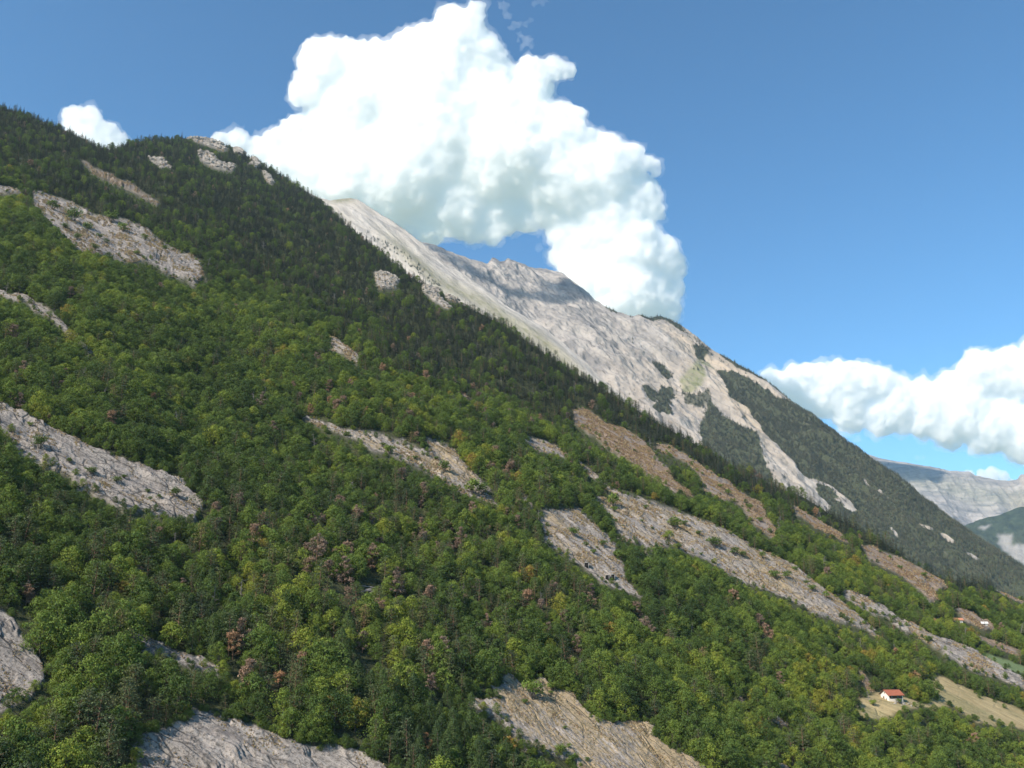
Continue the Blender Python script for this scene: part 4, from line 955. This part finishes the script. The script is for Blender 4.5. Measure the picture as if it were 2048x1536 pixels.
# dry grass tufts and loose stones on the slabs
M_dry = leaf_mat('dry_grass', [(0.0, (.22, .135, .085)), (.25, (.30, .20, .12)), (.5, (.36, .28, .15)), (1.0, (.46, .36, .21))], .1)
def tuft(i):
    n = 26; a = rng.uniform(0, 6.28, n); r = rng.uniform(0, .38, n); h = rng.uniform(.25, .7, n)
    C = np.stack([r * np.cos(a), r * np.sin(a), h * .5], -1); N = np.stack([np.cos(a), np.sin(a), np.full(n, .25)], -1)
    return quad_mesh('tuft', quads_from(C, N, h, .35, np.array([[0, 0, 1.]])), M_dry), limbs_mesh('tuft_root', [([(0, 0, -.1), (0, 0, .1)], [.12, .05], 3)], M_dry)
def stone(i):
    bm = bmesh.new(); bmesh.ops.create_icosphere(bm, subdivisions=1, radius=.5)
    for v in bm.verts: v.co *= 1 + .3 * rng.normal() * .6; v.co.z *= .55
    V = np.array([v.co[:] for v in bm.verts]); Fq = np.array([[v.index for v in f.verts] + [f.verts[2].index] for f in bm.faces]); bm.free()
    me = bpy.data.meshes.new('stone'); me.from_pydata(V.tolist(), [], [tuple(f[:3]) for f in Fq]); me.materials.append(M_crag); me.update(); return me
def slab_scatter():
    P = Pd; area = np.linalg.norm(np.cross(P[1:, :-1] - P[:-1, :-1], P[:-1, 1:] - P[:-1, :-1]), axis=-1)
    w = (rockS[:-1, :-1] > .6); D = Dm[:-1, :-1]; ok = (PXm[:-1, :-1] > -60) & (PXm[:-1, :-1] < 2080) & (PYm[:-1, :-1] < 1600)
    holdn = fbm(QF[:-1, :-1] * np.array([1 / 14., 1 / 2.6, 1 / 4.]), 3, 77) + .6 * fbm(QF[:-1, :-1] / 22., 2, 78)
    pt = area * w * ok * np.clip(holdn * 3.2 + tanm[:-1, :-1] * 1.2 - .5, 0, 1) * np.clip(600 / D, .2, 1.4)
    n = 46000; cell = rng.choice(pt.size, n, p=(pt / pt.sum()).ravel()); r, c = np.unravel_index(cell, pt.shape)
    f, g_ = rng.uniform(size=(2, n, 1)); pos = P[r, c] * (1 - f) * (1 - g_) + P[r + 1, c] * f * (1 - g_) + P[r, c + 1] * (1 - f) * g_ + P[r + 1, c + 1] * f * g_
    dd = Dm[r, c]; br = kindc[r, c, 2]; return pos, dd, np.clip(.45 + .25 * rng.normal(size=n) - .17 * br, .02, .98)
gp, gd, gt = slab_scatter(); ng_ = len(gp)
forest('dry_grass', 'dry tan grass growing in the cracks of the slabs', [tuft(0), tuft(1), tuft(2)], gp, np.stack([rng.normal(size=ng_) * .2, rng.normal(size=ng_) * .2, rng.uniform(0, 6.28, ng_)], -1), rng.uniform(.5, 1.25, ng_) * np.clip(gd / 520., .6, 1.5), gt, rng.integers(0, 99, ng_))

# ------------------------------------------------------------------ the hut in the clearing
def plain(name, c1, c2=None, rough=.9, scale=2.0, bumpd=.02):
    g = NG(name); o = g.n('TexCoord').outputs['Object']; n = g.noise(o, scale, 5, .6)
    return g.finish(g.mix(n, c1, c2 or tuple(v * .8 for v in c1)), rough, g.bump(n, .5, bumpd), .2)
M_lime_w = plain('whitewash', (.74, .71, .65), (.60, .57, .50)); M_stone = plain('rubble_stone', (.30, .275, .24), (.42, .39, .34), .95, 3, .08)
M_wood = plain('dark_timber', (.085, .055, .035), (.15, .10, .065)); M_roof = plain('roof_tiles', (.27, .085, .05), (.40, .15, .09), .85, 4, .04)
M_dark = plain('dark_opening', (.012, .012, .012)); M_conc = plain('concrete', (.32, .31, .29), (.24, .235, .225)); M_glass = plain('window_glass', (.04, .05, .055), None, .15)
M_blue = plain('pale_panel', (.34, .38, .42), (.42, .45, .47)); M_white = plain('white_sheet', (.60, .59, .56))
def box(name, mn, mx, mat, parent=None, rot=None):
    x0, y0, z0 = mn; x1, y1, z1 = mx
    V = np.array([(x0, y0, z0), (x1, y0, z0), (x1, y1, z0), (x0, y1, z0), (x0, y0, z1), (x1, y0, z1), (x1, y1, z1), (x0, y1, z1)], float)
    Fc = [(0, 3, 2, 1), (4, 5, 6, 7), (0, 1, 5, 4), (1, 2, 6, 5), (2, 3, 7, 6), (3, 0, 4, 7)]
    o = bpy.data.objects.new(name, fast_mesh(name, V, Fc, [mat]))
    if parent is not None: o.parent = parent
    return link(o)
def poly_obj(name, V, Fc, mat, parent):
    me = bpy.data.meshes.new(name); me.from_pydata([tuple(v) for v in V], [], Fc); me.materials.append(mat); me.update()
    o = bpy.data.objects.new(name, me); o.parent = parent; return link(o)
def hut_at(px, py, L, Wd, Hw, Hr, rz, label, roofm, simple=False, drop=0.0):
    p = ground(np.array([px * 1.0]), np.array([py * 1.0]))[0]
    e = link(bpy.data.objects.new('stone_hut', None)); e.location = (p[0], p[1], p[2] - drop); e.rotation_euler = (0, 0, rz); tag(e, label, 'hut')
    t = .35; x1, y1 = L / 2, Wd / 2
    # walls: long front (-y), long back (+y), two gables
    gx = {}
    for sx, nm in ((-1, 'gable_wall'), (1, 'gable_wall')):
        xa, xb = (sx * x1, sx * (x1 - t)); V = []
        for x in (xa, xb): V += [(x, -y1, -2.5), (x, y1, -2.5), (x, y1, Hw), (x, 0, Hw + Hr), (x, -y1, Hw)]
        poly_obj(nm, V, [(0, 1, 2, 3, 4), (9, 8, 7, 6, 5), (0, 5, 6, 1), (1, 6, 7, 2), (2, 7, 8, 3), (3, 8, 9, 4), (4, 9, 5, 0)], M_lime_w, e)
    box('front_wall', (-x1 + t, -y1, -2.5), (x1 - t, -y1 + t, Hw * (.42 if not simple else 1)), M_stone if not simple else M_lime_w, e)
    if not simple:
        # timber boards above the stone base, set back a little, with windows
        nb = 22; wv = (L - 2 * t) / nb
        wins = [(.14, .26), (.62, .74), (.86, .95)]
        for k in range(nb):
            f = (k + .5) / nb
            if any(a < f < b for a, b in wins): continue
            box('board', (-x1 + t + k * wv + .015, -y1 + .08 + .02 * (k % 2), Hw * .42), (-x1 + t + (k + 1) * wv - .015, -y1 + .16 + .02 * (k % 2), Hw - .02), M_wood, e)
        box('board_backing', (-x1 + t, -y1 + .2, Hw * .42), (x1 - t, -y1 + .3, Hw - .04), M_dark, e)
        for a, b in wins:
            xa, xb = -x1 + t + a * (L - 2 * t), -x1 + t + b * (L - 2 * t)
            w = box('window', (xa, -y1 + .06, Hw * .5), (xb, -y1 + .12, Hw * .9), M_blue, e)
            box('pane', (xa + .1, -y1 + .04, Hw * .54), ((xa + xb) / 2 - .04, -y1 + .055, Hw * .86), M_glass, w); box('pane', ((xa + xb) / 2 + .04, -y1 + .04, Hw * .54), (xb - .1, -y1 + .055, Hw * .86), M_glass, w)
            box('sill', (xa - .1, -y1 - .06, Hw * .46), (xb + .1, -y1 + .03, Hw * .5), M_wood, w)
        d = box('door', (-x1 - .03, .3, 0), (-x1 + .02, 1.35, 2.0), M_wood, e); box('handle', (-x1 - .07, .42, .95), (-x1 - .032, .52, 1.1), M_conc, d)
        box('door', (-x1 - .03, -1.35, -.2), (-x1 + .02, -.75, 1.2), M_wood, e)
        w = box('window', (-x1 - .04, -.3, Hw + .35), (-x1 + .02, .3, Hw + .95), M_wood, e); box('pane', (-x1 - .055, -.24, Hw + .41), (-x1 - .042, .24, Hw + .89), M_glass, w)
    box('back_wall', (-x1 + t, y1 - t, -2.5), (x1 - t, y1, Hw), M_lime_w, e)
    # roof: two pitches made of tile courses over boards
    ov, og = .75, .7; sl = math.atan2(Hr, y1)
    for s in (-1, 1):
        ey, ez = s * (y1 + ov), Hw - ov * Hr / y1
        V = [(-x1 - og, 0, Hw + Hr + .12), (x1 + og, 0, Hw + Hr + .12), (x1 + og, ey, ez + .12), (-x1 - og, ey, ez + .12), (-x1 - og, 0, Hw + Hr + .02), (x1 + og, 0, Hw + Hr + .02), (x1 + og, ey, ez + .02), (-x1 - og, ey, ez + .02)]
        rf = poly_obj('roof', V, [(0, 1, 2, 3), (7, 6, 5, 4), (0, 4, 5, 1), (1, 5, 6, 2), (2, 6, 7, 3), (3, 7, 4, 0)], M_wood if not simple else roofm, e)
        if not simple:
            nr_, nc_ = 10, 20
            me = None
            for r in range(nr_):
                for c_ in range(nc_):
                    fx0 = -x1 - og + c_ * (L + 2 * og) / nc_; fx1 = fx0 + (L + 2 * og) / nc_ - .03
                    f0, f1 = r / nr_, (r + 1.12) / nr_
                    lift = .14 + (.0) ; j = rng.uniform(-.012, .012)
                    za = Hw + Hr + (ez - Hw - Hr) * f0 + lift; zb = Hw + Hr + (ez - Hw - Hr) * f1 + lift + .05 + j
                    V = [(fx0, ey * f0, za), (fx1, ey * f0, za), (fx1, ey * f1, zb), (fx0, ey * f1, zb), (fx0, ey * f1, zb - .05), (fx1, ey * f1, zb - .05), ((fx0 + fx1) / 2, ey * f0, za + .05), ((fx0 + fx1) / 2, ey * f1, zb + .05)]
                    if s < 0: poly_obj('tile', V, [(0, 3, 7, 6), (6, 7, 2, 1), (3, 4, 5, 2)], roofm, rf)
                    else: poly_obj('tile', V, [(0, 6, 7, 3), (6, 1, 2, 7), (3, 2, 5, 4)], roofm, rf)
    if not simple: box('ridge_cap', (-x1 - og, -.14, Hw + Hr + .17), (x1 + og, .14, Hw + Hr + .27), roofm, e)
    else:
        d = box('door', (-x1 * .2, -y1 - .03, 0), (x1 * .2, -y1 + .02, 1.7), M_wood, e)
    return e
RZ = math.radians(38 - 23)
hut_at(1784, 1399, 8.0, 6.2, 3.0, 1.9, RZ, 'small whitewashed stone hut with a red tiled roof in the grassy clearing', M_roof, drop=.3)
hut_at(1919, 1238, 5.0, 3.8, 1.7, 1.1, math.radians(-10), 'tiny white cabin with an orange roof among trees on the far right slope', plain('orange_tiles', (.34, .15, .09), (.42, .20, .12)), True, .4)
hut_at(1968, 1250, 3.2, 2.6, 1.2, .8, math.radians(-18), 'tiny shed with a bright pale roof half hidden right of the orange-roofed cabin', M_white, True, .4)

# square openings in the rock face
for x, y, w, lb in [(1170, 1141, 2.0, 'dark square opening in the slab, uppermost of the three'), (1212, 1163, 1.7, 'dark square opening in the slab, middle one beside its twin'), (1222, 1165, 1.7, 'dark square opening in the slab, lowest and farthest right of the three')]:
    p = ground(np.array([x * 1.0]), np.array([y * 1.0]))[0]
    e = link(bpy.data.objects.new('rock_opening', None)); e.location = p; e.rotation_euler = (0, 0, -.15); tag(e, lb, 'opening', 'square openings in the slab')
    h = w * .9; t = .22
    box('lintel', (-w / 2 - t, -1.6, h), (w / 2 + t, 1.5, h + t), M_conc, e)
    for s in (-1, 1): box('jamb', (s * (w / 2 + t / 2) - t / 2, -1.58, -1.5), (s * (w / 2 + t / 2) + t / 2, 1.5, h - .002), M_conc, e)
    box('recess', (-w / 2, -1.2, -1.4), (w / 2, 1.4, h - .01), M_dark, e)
# rubble below the hut
def boulder_mesh(seed):
    import bmesh
    bm = bmesh.new(); bmesh.ops.create_icosphere(bm, subdivisions=2, radius=1.0)
    for v in bm.verts:
        n = perlin(np.array([[v.co.x * 1.3, v.co.y * 1.3, v.co.z * 1.3]]), seed)[0]; v.co *= 1 + .45 * n
        v.co.z *= .7
    me = bpy.data.meshes.new('boulder'); bm.to_mesh(me); bm.free(); me.materials.append(M_rub); return me
M_rub = plain('pale_rubble', (.34, .31, .27), (.22, .20, .17), .95, 1.2, .08)
BM = [boulder_mesh(k) for k in range(4)]
for k in range(46):
    u_, v_ = rng.normal() * .42, rng.normal() * .35
    x = 1806 + 24 * u_; y = 1414 + 9 * u_ + 8 * v_
    p = ground(np.array([x]), np.array([y]))[0]
    o = link(bpy.data.objects.new('boulder', BM[k % 4])); s = rng.uniform(.25, .75); o.location = (p[0], p[1], p[2] + s * .2); o.scale = (s, s * rng.uniform(.6, 1), s); o.rotation_euler = tuple(rng.uniform(0, 6, 3))
    tag(o, 'pale boulder in the rubble heap on the bank below the hut', 'boulder', 'rubble heap below the hut')

# ------------------------------------------------------------------ clouds: billowed bodies of bright vapour far behind the ridges
def cloud_volume_mat(dens):
    m_ = bpy.data.materials.new('cloud_vapour'); m_.use_nodes = True; t = m_.node_tree; t.nodes.clear()
    o = t.nodes.new('ShaderNodeOutputMaterial'); v = t.nodes.new('ShaderNodeVolumeScatter')
    v.inputs['Color'].default_value = (1, .967, .955, 1); v.inputs['Density'].default_value = dens; v.inputs['Anisotropy'].default_value = -.15
    t.links.new(v.outputs[0], o.inputs['Volume']); return m_
def ico(sub):
    import bmesh
    bm = bmesh.new(); bmesh.ops.create_icosphere(bm, subdivisions=sub, radius=1.0); bm.verts.ensure_lookup_table()
    V = np.array([v.co[:] for v in bm.verts]); Fc = np.array([[v.index for v in f.verts] for f in bm.faces]); bm.free(); return V, Fc
def keep_large(em, frac):
    """drop crumbs and inner bubbles: keeps the pieces with a good share of the vertices"""
    n = len(em.vertices); E = np.empty(len(em.edges) * 2, np.int32); em.edges.foreach_get('vertices', E); E = E.reshape(-1, 2)
    lab = np.arange(n)
    for _ in range(400):
        m_ = np.minimum(lab[E[:, 0]], lab[E[:, 1]]); new = lab.copy()
        np.minimum.at(new, E[:, 0], m_); np.minimum.at(new, E[:, 1], m_); new = new[new]
        if (new == lab).all(): break
        lab = new
    cnt = np.bincount(lab, minlength=n); good = cnt[lab] > frac * n
    F4 = np.empty(len(em.loops), np.int32); em.loops.foreach_get('vertex_index', F4); F4 = F4.reshape(-1, 4)
    co = np.empty(n * 3, np.float32); em.vertices.foreach_get('co', co); co = co.reshape(-1, 3)
    F4 = F4[good[F4[:, 0]]]; idx = np.cumsum(good) - 1
    return fast_mesh(em.name, co[good], idx[F4], (), None, True)
def cloud(name, blobs, depth, label, mat, voxel_px=4.5, flat=1.0, seed=0, kids=13, amp=1.0, warp=13.0, veil=0):
    R = np.random.default_rng(seed)
    k = depth / F_PX; sp_ = []
    for (x, y, r) in blobs:
        c = np.array([x, y, R.uniform(-.25, .25) * r]); sp_.append((c, r * 1.07))
        for j in range(kids):
            d = R.normal(size=3); d /= np.linalg.norm(d); r2 = r * R.uniform(.2, .36); c2 = c + d * (r * 1.0 - r2 * .45); sp_.append((c2, r2))
            if r2 > 7:
                for q in range(5):
                    d2 = R.normal(size=3) + d * .6; d2 /= np.linalg.norm(d2); r3 = r2 * R.uniform(.28, .5); sp_.append((c2 + d2 * r2 * .85, r3))
    V0, F0 = ico(2); V1, F1 = ico(1); Vs = []; Fs = []; off = 0
    for c, r in sp_:
        a, b = (V0, F0) if r > 12 else (V1, F1)
        Vs.append(a * max(r, 2.5) + c); Fs.append(b + off); off += len(a)
    V = np.concatenate(Vs); Fc = np.concatenate(Fs)
    me = fast_mesh(name, V, Fc)
    tmp = bpy.data.objects.new(name + '_tmp', me); S.collection.objects.link(tmp)
    md = tmp.modifiers.new('r', 'REMESH'); md.mode = 'VOXEL'; md.voxel_size = voxel_px
    dg = bpy.context.evaluated_depsgraph_get(); em = keep_large(bpy.data.meshes.new_from_object(tmp.evaluated_get(dg)), .02)
    n = len(em.vertices); co = np.empty(n * 3, np.float32); em.vertices.foreach_get('co', co); co = co.reshape(-1, 3).astype(float)
    no = np.empty(n * 3, np.float32); em.vertex_normals.foreach_get('vector', no); no = no.reshape(-1, 3)
    d = min(6, voxel_px * 1.7) - 6.5 * amp * fbm(co / 40., 3, seed + 2, True) - 3.0 * amp * fbm(co / 14., 3, seed + 5, True) + 7.5 * amp * fbm(co / 9., 4, seed + 9)
    
    wv = np.stack([fbm(co / 26. + 5, 3, seed + 21), fbm(co / 26. + 9, 3, seed + 23), np.zeros(n)], -1) + .25 * np.stack([fbm(co / 7. + 5, 2, seed + 25), fbm(co / 7. + 9, 2, seed + 27), np.zeros(n)], -1)
    co = co + wv * warp
    co[:, 2] *= .45
    co = co + no * d[:, None]
    bpy.data.objects.remove(tmp)
    def settle(co_, faces, vox, frac):
        """weld the billowed skin once more so that no fold is left inside"""
        t2 = bpy.data.objects.new('tmp', fast_mesh('tmp', co_, faces)); S.collection.objects.link(t2)
        m2 = t2.modifiers.new('r', 'REMESH'); m2.mode = 'VOXEL'; m2.voxel_size = vox
        e2 = keep_large(bpy.data.meshes.new_from_object(t2.evaluated_get(bpy.context.evaluated_depsgraph_get())), frac)
        bpy.data.objects.remove(t2); q = np.empty(len(e2.vertices) * 3, np.float32); e2.vertices.foreach_get('co', q); q = q.reshape(-1, 3).astype(float)
        v = ray(q[:, 0], q[:, 1]) * (depth + q[:, 2] * k)[:, None]
        e2.vertices.foreach_set('co', v.astype(np.float32).ravel()); e2.materials.append(mat); e2.name = name; e2.update(); return e2
    Fq = np.empty(len(em.loops), np.int32); em.loops.foreach_get('vertex_index', Fq); Fq = Fq.reshape(-1, 4)
    o = link(bpy.data.objects.new('cloud', settle(co, Fq, voxel_px * .62, .004))); tag(o, label, 'cloud')
    if veil:
        no2 = no * np.array([1, 1, .45])
        cv = co + no2 * (veil * (.45 + 1.3 * fbm(co / 30., 3, seed + 31) + 1.1 * fbm(co / 10., 3, seed + 33)))[:, None]
        ve = settle(cv, Fq, voxel_px * .8, .004); ve.materials.clear(); ve.materials.append(M_veil)
        vo = link(bpy.data.objects.new('veil', ve)); vo.parent = o
    print('cloud', name, len(o.data.vertices))
    return o
M_cloud = cloud_volume_mat(.011); M_veil = cloud_volume_mat(.0016)
BIG = [(650,125,52),(612,180,34),(700,128,48),(755,128,48),(720,200,95),(640,262,48),(600,262,36),(560,285,32),(520,300,26),(440,278,16),(475,283,22),(500,300,24),(400,285,9),
 (850,140,88),(915,75,55),(960,115,50),(900,40,30),(950,20,20),(870,230,140),(975,170,65),(1060,150,36),(1108,135,24),(1135,140,15),(1050,190,45),
 (1000,280,120),(1100,275,70),(1165,278,24),(1190,350,85),(1255,325,38),(1295,325,18),(1310,340,10),(800,330,100),(700,330,85),(620,330,55),
 (820,400,55),(900,400,70),(940,450,35),(985,465,24),(1000,420,50),(1050,430,35),(1100,400,55),(1200,430,85),(1265,400,55),(1300,420,26),
 (1170,500,66),(1250,500,75),(1310,510,45),(1335,530,34),(1340,575,28),(1250,580,80),(1310,610,50),(1180,560,60),(560,325,40),(610,370,50),(690,390,50),(750,425,45),(520,310,25),(860,455,35),(1140,470,40),(1150,430,60),(1120,340,90),(1200,290,20),(1180,160,5),(1215,320,40),(1225,455,60)]
cloud('cloud_big', BIG, 15000., 'huge bright cumulus cloud towering above the grey peak', M_cloud, 4.0, seed=3, veil=12)
cloud('cloud_right', [(1545,765,26),(1590,765,34),(1625,758,34),(1680,762,40),(1730,762,36),(1760,768,34),(1800,785,32),(1845,788,30),(1866,775,12),(1878,764,10),(1905,775,34),(1960,750,46),(2020,748,52),(2100,750,70),(2180,760,70),
 (1640,800,36),(1700,806,40),(1800,822,40),(1900,836,50),(2000,850,55),(2090,870,70),(1960,880,28),(2040,895,32),(1700,830,36),(1760,838,32),(1870,820,46),(1935,820,60),(1600,795,30),(1575,780,30),(1850,850,30),(1900,870,30)], 17000., 'long low bank of white cloud above the distant plateau at the right', M_cloud, 4.0, seed=5, veil=12)
cloud('cloud_left', [(148,238,24),(178,242,26),(205,262,24),(232,280,20),(165,285,40),(215,300,30),(250,297,14)], 14000., 'small rounded white cloud peeping over the fir crest at the left', M_cloud, 3.0, seed=8, amp=.7, veil=9)
cloud('cloud_low', [(1985,950,14),(1965,955,14),(2005,955,12),(1935,948,9),(2025,962,8)], 19000., 'tiny white cloud sitting on the rim of the distant plateau', M_cloud, 2.0, seed=9, kids=8, amp=.35)
M_wisp = cloud_volume_mat(.0017)
cloud('cloud_wisp', [(1030,50,9),(1024,58,6),(1038,46,6),(1050,84,10),(1044,92,8),(1058,78,7),(1062,92,6),(1040,70,5),(1052,46,5),(1060,38,6),(1018,30,7),(1008,22,7),(998,14,8),(1012,12,6),(1080,4,7),(1072,8,5),(1088,2,5),(1030,82,4)], 14800., 'thin torn wisps of cloud beside the top of the big cumulus', M_wisp, 2.0, seed=12, kids=10, amp=.5, warp=16)
cloud('cloud_shred', [(1075,462,8),(1080,492,7),(1066,458,5)], 14800., 'small shred of cloud in the blue gap under the big cumulus', M_wisp, 1.5, seed=13, kids=8, amp=.45, warp=14)
cloud('cloud_patch', [(1690,868,12),(1712,878,9),(1675,862,9)], 16500., 'faint loose cloud patch just above the wooded flank', M_wisp, 2.0, seed=14, kids=8, amp=.45, warp=16)
cloud('cloud_speck', [(1835,917,7),(1845,918,5)], 16500., 'tiny faint speck of cloud above the distant plateau', M_wisp, 1.5, seed=15, kids=6, amp=.45, warp=12)

def shade_cloud(targets, t, label, seed):
    """a cloud high above, out of the picture, in the sun's way"""
    R = np.random.default_rng(seed); V1, F1 = ico(2); Vs = []; Fs = []; off = 0
    sv = np.array(SUN_TO)
    for (p, r) in targets:
        c0 = p + sv * t
        for j in range(9):
            d = R.normal(size=3); d /= np.linalg.norm(d); rr = r if j == 0 else r * R.uniform(.3, .55); cc = c0 if j == 0 else c0 + d * r * .8
            Vs.append(V1 * rr * (1, 1, .6) + cc); Fs.append(F1 + off); off += len(V1)
    me = fast_mesh('shade', np.concatenate(Vs), np.concatenate(Fs)); tmp = bpy.data.objects.new('tmp', me); S.collection.objects.link(tmp)
    md = tmp.modifiers.new('r', 'REMESH'); md.mode = 'VOXEL'; md.voxel_size = r / 9.
    em = bpy.data.meshes.new_from_object(tmp.evaluated_get(bpy.context.evaluated_depsgraph_get()))
    n = len(em.vertices); co = np.empty(n * 3, np.float32); em.vertices.foreach_get('co', co); co = co.reshape(-1, 3).astype(float)
    no = np.empty(n * 3, np.float32); em.vertex_normals.foreach_get('vector', no); no = no.reshape(-1, 3)
    co += no * (r * .3 * fbm(co / (r * 1.2), 4, seed))[:, None]
    em.vertices.foreach_set('co', co.astype(np.float32).ravel()); em.materials.clear(); em.materials.append(M_cloud); em.update(); em.name = 'cloud'
    bpy.data.objects.remove(tmp); o = link(bpy.data.objects.new('cloud', em)); tag(o, label, 'cloud')  # out-of-view body, added only for the shadow it throws
    q = proj(co); print('shade cloud', label, 'px', q[0].min(), q[0].max(), 'py', q[1].min(), q[1].max(), 'z', co[:, 2].min())
def on_ridge(x, y): return ray(np.array(x * 1.), np.array(y * 1.)) / inv_ridge(np.array(x * 1.), np.array(y * 1.))
shade_cloud([(on_ridge(x, y), r) for x, y, r in [(1150, 592, 110), (1125, 615, 85), (1170, 580, 85), (1095, 618, 55), (1060, 610, 48), (1025, 600, 46), (990, 582, 55), (960, 562, 60), (930, 543, 62), (900, 520, 60), (875, 502, 60)]], 3800, 'unseen cloud added above the picture to shade the ridge bowl', 41)
def on_massif(x, y): return ray(np.array(x * 1.), np.array(y * 1.)) / inv_far(np.array(x * 1.), np.array(y * 1.))
shade_cloud([(on_massif(x, y), r) for x, y, r in [(1770, 938, 150), (1800, 950, 200), (1835, 957, 210), (1862, 955, 190), (1830, 975, 130)]], 8000, 'unseen cloud added above the picture to shade the distant plateau', 43)


# ------------------------------------------------------------------ the air
hz = bpy.data.materials.new('haze'); hz.use_nodes = True; t_ = hz.node_tree; t_.nodes.clear()
ho = t_.nodes.new('ShaderNodeOutputMaterial'); hv = t_.nodes.new('ShaderNodeVolumePrincipled')
hv.inputs['Color'].default_value = (.60, .80, 1.0, 1); hv.inputs['Density'].default_value = 3.0e-5; hv.inputs['Anisotropy'].default_value = .2
t_.links.new(hv.outputs[0], ho.inputs['Volume'])
zt = max(float(full[..., 2].max()), float(Pr[..., 2].max()), float(Pf[..., 2].max()), float(Ps[..., 2].max())) + 60
hb = bpy.data.objects.new('haze', fast_mesh('haze', [(x, y, z) for z in (-640, zt) for x, y in ((-9000, -3000), (13000, -3000), (13000, 13500), (-9000, 13500))], [(0, 3, 2, 1), (4, 5, 6, 7), (0, 1, 5, 4), (1, 2, 6, 5), (2, 3, 7, 6), (3, 0, 4, 7)], [hz]))
link(hb); tag(hb, kind='stuff'); print('haze top', zt)
